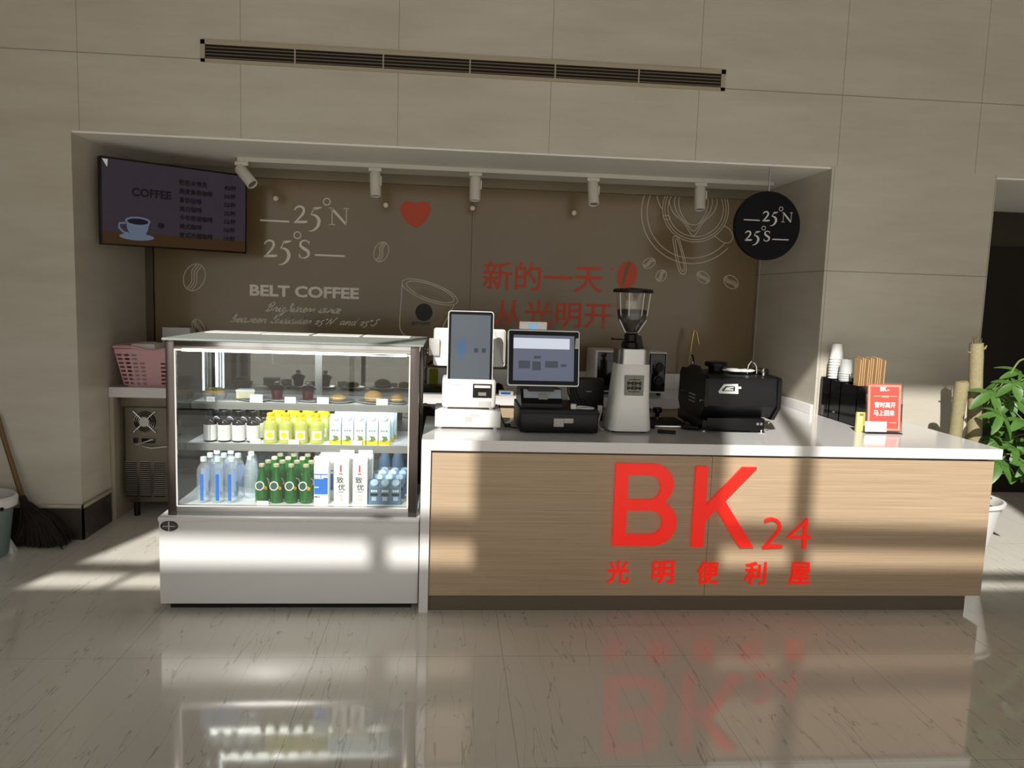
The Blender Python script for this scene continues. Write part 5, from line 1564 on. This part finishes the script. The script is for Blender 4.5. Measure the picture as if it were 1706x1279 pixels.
t2 = thing('white_box', 'white cardboard box lying in the pink basket', 'box', (-1.93, 1.72, Zb + .013))
p0 = at(222, 572, Y=1.72); p1 = at(262, 590, Y=1.72)
MB().box(p0.x, 1.68, Zb + .013, p1.x, 1.90, p0.z, .003).build('box_body', M_paper, t2)
MB().box(p0.x, 1.679, p0.z - .05, p1.x, 1.6805, p0.z - .047).build('box_flap', M_sticker, t2)
b = MB(); rnd = random.Random(9)
for i in range(7): b.ball((-1.745 + rnd.uniform(-.04, .03), 1.88 + rnd.uniform(-.05, .06), Zb + .20 + rnd.uniform(-.03, .05)), .055, 10, (1, .8, .8))
b.ball((-1.765, 1.93, Zb + .30), .035, 10, (.6, .5, 1.5))
b.build('plastic_bag', M_capw, label='crumpled pale plastic bag in the pink basket', cat='bag')

# ================================================================== cup and sleeve organiser at the right
t = thing('cup_organiser', 'glossy black acrylic cup and sleeve organiser at the wall end of the counter', 'organiser', (2.62, .82, ZH))
ox0, ox1 = 2.605, 2.80
zo = HC + .0005
def tray(name, y0, y1, h, hf=None, m=M_blackg):
    b = MB(); hf = hf or h; w = .004
    b.box(ox0, y0, zo, ox1, y1, zo + w)
    b.box(ox0, y0, zo, ox0 + w, y1, zo + hf); b.box(ox1 - w, y0, zo, ox1, y1, zo + h)
    b.box(ox0, y0, zo, ox1, y0 + w, zo + h); b.box(ox0, y1 - w, zo, ox1, y1, zo + h)
    return b.build(name, m, t)
tray('cup_bay', 1.00, 1.13, .26); tray('lid_bay', .865, .995, .255); tray('sleeve_bay', .665, .86, .25); tray('napkin_bay', .50, .66, .165)
b = MB()
for k in range(14): b.box(ox0 - .004, 1.03, zo + .03 + .016 * k, ox0, 1.045, zo + .038 + .016 * k)
b.build('edge_teeth', M_blackg, t)
fit(textmesh('25°N', .02), (ox0 - .0006, .93, zo + .05), Vector((0, -1, 0)), ZU, .03, .014).build('organiser_lettering', M_sticker, t)
def paper_cup(p):
    t = thing('paper_cup', '', 'cup', p)
    MB().lathe([(0, 0), (.028, 0), (.029, .002), (.0385, .09), (.0405, .091), (.0405, .095), (.037, .094), (.028, .004), (0, .004)], p, 24).build('cup_body', M_paper, t)
    return t
zc = zo + .075
ncup = 15
b_ = None
def inv_cup(p):
    t = thing('paper_cup', '', 'cup', p)
    b = MB(); b.lathe([(.0435, 0), (.0445, .002), (.0445, .006), (.0415, .008), (.031, .098), (.029, .102), (0, .102), (0, .1015), (.0285, .1015), (.0305, .098), (.041, .008), (.041, 0)], p, 24)
    b.build('cup_body', M_paper, t)
    return t
grid(inv_cup, [((k,), Vector((2.665, 1.065, zo + .16 + .0185 * k))) for k in range(13)], 'stacked white paper cups', lambda k: f'upside-down white paper cup in the black organiser, {["bottom", "second from bottom", "third from bottom", "fourth from bottom", "fifth from bottom", "sixth from bottom", "middle", "sixth from top", "fifth from top", "fourth from top", "third from top", "second from top", "topmost"][k]} of the stack')
MB().box(2.660, 1.0195, 0, 2.674, 1.0205, .012).xf(Matrix.Translation((0, .0, zo + .16 + .0185 * 12 + .07))).build('cup_mark', M_qstick, label='small grey mark on the topmost white paper cup', cat='mark') if False else None
def lid(p):
    t = thing('plastic_cup', '', 'cup', p)
    MB().lathe([(.0395, 0), (.041, .002), (.041, .005), (.0385, .007), (.034, .09), (.032, .0935), (0, .0935), (0, .093), (.0315, .093), (.0335, .09), (.038, .007), (.038, 0)], p, 24).build('cup_body', MATS.get('clear cup plastic') or mat('clear cup plastic', C(206, 208, 208), .15), t)
    return t
grid(lid, [((k,), Vector((2.665, .93, zo + .14 + .0145 * k))) for k in range(12)], 'stacked clear cups', lambda k: f'clear plastic cup beside the white paper cups, {["lowest", "second from bottom", "third from bottom", "fourth from bottom", "fifth from bottom", "sixth from bottom", "sixth from top", "fifth from top", "fourth from top", "third from top", "second from top", "topmost"][k]} in its stack')
def sleeve(p):
    t = thing('kraft_sleeve', '', 'cup sleeve', p)
    x, y, z = p
    MB().prism([(y - .03, z), (y + .03, z), (y + .034, z + .185), (y - .034, z + .18)], 'X', x - .003, x + .003).build('sleeve_sheet', M_kraft, t)
    return t
sp = [((k,), Vector((2.620 + .0172 * k, .715 + .006 * ((k * 7) % 3 - 1), zo + .235 + (.014 if k == 6 else 0) + .006 * ((k * 5) % 3 - 1)))) for k in range(10)]
grid(sleeve, sp, 'upper row of kraft sleeves', lambda k: f'tall kraft paper sleeve in the upper row of the organiser, {ORD[k]} from the left')
def napkin(p):
    t = thing('kraft_napkin', '', 'napkin', p)
    x, y, z = p
    MB().prism([(y - .03, z), (y + .03, z), (y + .034, z + .16), (y - .034, z + .155)], 'X', x - .005, x + .005).build('folded_sheet', M_kraft, t)
    return t
grid(napkin, [((k,), Vector((2.626 + .0265 * k, .555 + .004 * ((k * 5) % 3 - 1), zo + .06 + .008 * ((k * 7) % 3 - 1)))) for k in range(6)], 'lower row of kraft napkins', lambda k: f'folded brown napkin in the lower front bay of the organiser, {ORD[k]} from the left')
t = thing('yellow_card_box', 'small pale yellow card box between the organiser and the red sign', 'box', (2.585, .48, ZH))
x0, z0, x1, z1 = pbox((1430, 687), (1443, 718), .47)
MB().box(x0 - .0, .476, zo, x1 + .014, .498, z1, .002).build('card_box', M_yellowcard, t)
MB().box(x0 + .012, .4752, z1 - .02, x0 + .035, .4765, z1 - .006).build('printed_mark', mat('olive print', C(150, 130, 60), .6), t)

# red notice in its clear stand
t = thing('counter_notice', 'red closed-for-a-moment notice in a clear acrylic stand on the counter', 'sign', (2.65, .42, ZH))
q = [at(1449, 640, Y=.45), at(1511, 640, Y=.45), at(1504, 722, Y=.42), at(1440, 722, Y=.42)]
NO = Vector((2.6525, .43, HC + .0065)); nw, nh = .222, .290; ln = .10
NV = Vector((0, math.sin(ln), math.cos(ln))); NN = XU.cross(NV)
def npx(u, v, d): return NO + XU * ((u - .5) * nw) + NV * ((1 - v) * nh) + NN * d
b = MB(); b.loft([[npx(u, v, d) for u, v in ((0, 0), (1, 0), (1, 1), (0, 1))] for d in (-.004, .0028)]); b.build('acrylic_sheet', M_acryl, t)
MB().box(NO.x - nw / 2, .415, HC + .0005, NO.x + nw / 2, .468, HC + .0055, .001, 1).build('acrylic_foot', M_acryl, t)
b = MB(); b.face([npx(u, v, .0032) for u, v in ((.035, .97), (.965, .97), (.965, .03), (.035, .03))]); cardp = b.build('red_card', mat('red card', C(212, 84, 76), .6), t)
M_gold = mat('cream print', C(244, 226, 190), .6)
b = MB()
for i0, w_ in ((.075, .004), (.10, .0022)):
    P = [npx(u, v, .0036) for u, v in ((i0, 1 - i0 * .77), (1 - i0, 1 - i0 * .77), (1 - i0, i0 * .77), (i0, i0 * .77))]
    ribbon(b, P, w_, NN, True)
ribbon(b, [npx(.2, .27, .0036), npx(.4, .27, .0036)], .0022, NN); ribbon(b, [npx(.64, .27, .0036), npx(.84, .27, .0036)], .0022, NN); ribbon(b, [npx(.64, .80, .0036), npx(.84, .80, .0036)], .0022, NN)
for k in range(5):
    ribbon(b, smooth_path([npx(.42 + .04 * k, .255, .0036), npx(.44 + .04 * k, .295, .0036), npx(.46 + .04 * k, .255, .0036)], 4), .002, NN)
b.build('card_border', M_gold, cardp)
def ntext(body, u, v, w, h, bold=.02): fit(textmesh(body, bold), npx(u, v, .0037), XU, NV, w, h).build('card_lettering', M_paper, cardp)
ntext('BK', .47, .125, .042, .026, .05); ntext('24', .60, .145, .014, .009, .02)
ntext('暂时离开', .52, .445, .128, .034, .025); ntext('马上回来', .50, .605, .128, .034, .025)
b = MB(); b.face([npx(u, v, .0042) for u, v in ((-.01, .985), (.58, .985), (.58, .78), (-.01, .78))]); b.build('white_sticker', M_paper, t)

# ================================================================== potted money tree with cut trunks
pc = Vector((3.31, .66, 0))
t = thing('potted_money_tree', 'money tree with two thick cut trunks and green leaves in a tall white pot', 'potted plant', pc)
MB().lathe([(0, .0), (.13, .0), (.14, .012), (.165, .10), (.245, .44), (.262, .455), (.262, .47), (.245, .475), (.232, .455), (.222, .42), (0, .42)], pc, 40).build('pot', M_pot, t)
MB().lathe([(.225, .42), (.1, .432), (0, .436)], pc, 24).build('soil', M_soil, t)
def trunk(p0, p1, r0, r1, name='trunk'):
    b = MB(); pts = []; rs = []
    for i in range(13):
        f = i / 12; q = Vector(p0).lerp(Vector(p1), f); q += Vector((noise.noise(Vector((f * 4, p0[0] * 9, 1))) * .006, 0, 0))
        pts.append(q); rs.append((r0 + (r1 - r0) * f) * (1 + .07 * noise.noise(Vector((f * 9, 3, p0[0] * 5)))) * (1.1 if i > 10 else 1))
    b.tube(pts, rs, 16)
    return b.build(name, M_bark, t)
ta0, ta1 = Vector((3.43, .68, .43)), Vector((3.348, .68, 1.43))
trunk(ta0, ta1, .052, .036)
b = MB(); rnd = random.Random(11)
for k in range(9):
    a = rnd.uniform(0, 6.28); rr = rnd.uniform(.012, .034)
    p = ta1 + Vector((rr * math.cos(a), rr * math.sin(a), -.005)); b.tube([p, p + Vector((rnd.uniform(-.012, .012), rnd.uniform(-.01, .01), rnd.uniform(.015, .05)))], [.004, .0015], 6)
b.tube([ta1 + Vector((.03, 0, -.04)), ta1 + Vector((.055, -.005, -.03)), ta1 + Vector((.066, -.005, -.012))], [.008, .007, .004], 7)
b.tube([ta1 + Vector((-.03, 0, -.06)), ta1 + Vector((-.05, -.005, -.055))], [.006, .004], 7)
b.build('trunk_splinters', M_barkcut, t)
tb1 = Vector((3.285, .69, 1.185))
trunk(Vector((3.262, .685, .43)), tb1, .042, .037)
b = MB(); b.lathe([(.039, -.002), (.036, .004), (0, .005)], tb1, 16, Vector((-.2, 0, 1)).normalized()); b.build('trunk_cut', M_barkcut, t)
trunk(Vector((3.36, .76, .43)), Vector((3.45, .78, .95)), .03, .022)
# leaves: hands of pointed leaflets on thin stems
def leaflet(b, base, d, nrm, Lh, wd):
    d = Vector(d).normalized(); nrm = Vector(nrm); sd_ = d.cross(nrm).normalized(); up_ = sd_.cross(d)
    prev = None
    for i in range(7):
        f = i / 6; w_ = wd * (math.sin(math.pi * (f * .92 + .04)) ** .75) * (1.15 - .3 * f)
        c_ = Vector(base) + d * (Lh * f) - up_ * (Lh * .28 * f * f)
        tri = [c_ - sd_ * w_ + up_ * w_ * .25, c_, c_ + sd_ * w_ + up_ * w_ * .25]
        cur = [b.bm.verts.new(q) for q in tri]
        if prev:
            b.bm.faces.new((prev[0], prev[1], cur[1], cur[0])); b.bm.faces.new((prev[1], prev[2], cur[2], cur[1]))
        prev = cur
rnd = random.Random(21)
lf = MB(); st = MB()
hands = []
for q, Y in (((1652, 655), .55), ((1690, 640), .5), ((1668, 690), .45), ((1705, 700), .5), ((1690, 745), .42), ((1666, 770), .35), ((1720, 655), .62), ((1735, 725), .5), ((1700, 620), .7), ((1680, 715), .62),
             ((1660, 735), .55), ((1715, 775), .5), ((1750, 620), .6), ((1760, 680), .7), ((1740, 770), .65), ((1672, 640), .75), ((1684, 668), .58), ((1708, 738), .6), ((1655, 700), .68), ((1696, 785), .6)):
    c_ = at(*q, Y=Y); hands.append(c_)
    base = Vector((3.44, .70, .90 if c_.z > .9 else .6)); mid = base.lerp(c_, .55) + Vector((0, 0, .10))
    st.tube(smooth_path([base, mid, c_], 6), .0035, 6)
    nl = rnd.choice((5, 6, 7)); a0 = rnd.uniform(0, 6.28)
    tilt = Vector((rnd.uniform(-.5, .5), rnd.uniform(-.9, -.2), 1)).normalized()
    xx = tilt.orthogonal().normalized(); yy = tilt.cross(xx)
    for k in range(nl):
        a = a0 + 2 * math.pi * k / nl
        leaflet(lf, c_, xx * math.cos(a) + yy * math.sin(a) - tilt * .25, tilt, rnd.uniform(.10, .165), rnd.uniform(.020, .030))
c_ = at(1706, 598, Y=.7)
st.tube(smooth_path([(3.44, .72, .9), at(1662, 665, Y=.7), at(1688, 615, Y=.7), c_, at(1740, 604, Y=.7)], 6), [.0055] * 25, 7)
lf.build('foliage', M_leaf, t, angle=60); st.build('leaf_stems', M_leafy, t)

# ================================================================== broom and bin in the left corner
t = thing('broom', 'old broom with dark bristles leaning against the left pillar', 'broom', (-2.36, 1.02, 0))
MB().tube([(-2.635, 1.115, .80), (-2.60, 1.11, .66), (-2.475, 1.07, .27)], [.014, .014, .016], 12).build('handle', M_broomw, t)
MB().tube([(-2.484, 1.073, .30), (-2.455, 1.065, .22)], [.018, .032], 12).build('binding', M_broomb, t)
b = MB(); rnd = random.Random(4)
hd = Vector((-2.465, 1.068, .25))
for k in range(420):
    f = rnd.random(); y = rnd.uniform(-.05, .045)
    end = Vector((-2.56 + .375 * f ** .8, 1.03 + y * (1 + f), .008 + .11 * max(0, f - .55) * rnd.random()))
    s0 = hd + Vector((rnd.uniform(-.02, .03), rnd.uniform(-.02, .02), rnd.uniform(-.03, .01)))
    mid = s0.lerp(end, .5) + Vector((.02, 0, .03 * f))
    b.tube([s0, mid, end], [.0055, .0075, .0035], 5)
b.build('bristles', M_broomb, t)
t = thing('waste_bin', 'grey green plastic bin with white rim at the left edge', 'bin', (-2.66, .86, 0))
bc_ = Vector((-2.655, .83, 0))
MB().lathe([(0, .004), (.19, .004), (.2, .012), (.235, .30), (.245, .32), (.235, .322), (.222, .30), (.188, .016), (0, .016)], bc_, 36, squash=.75).build('bin_body', M_bin, t)
MB().lathe([(.236, .30), (.256, .305), (.262, .35), (.25, .365), (.235, .36), (.226, .325)], bc_, 36, squash=.75).build('bin_rim', M_binrim, t)
p = at(8, 845, Y=.68); b = MB(); b.lathe([(.011, 0), (.011, .008), (.005, .008), (0, .006)], Vector((p.x, .655, .335)), 14, Vector((0, -1, 0))); b.build('rim_rivet', M_black, t)
b = MB(); b.loft([[(-2.535, .86, .001), (-2.435, .87, .001), (-2.44, .93, .001), (-2.53, .93, .001)], [(-2.49, .88, .10), (-2.475, .88, .10), (-2.475, .90, .10), (-2.49, .90, .10)]]); b.build('pale_wedge', M_binrim, t)  # small pale wedge on the floor beside the bin
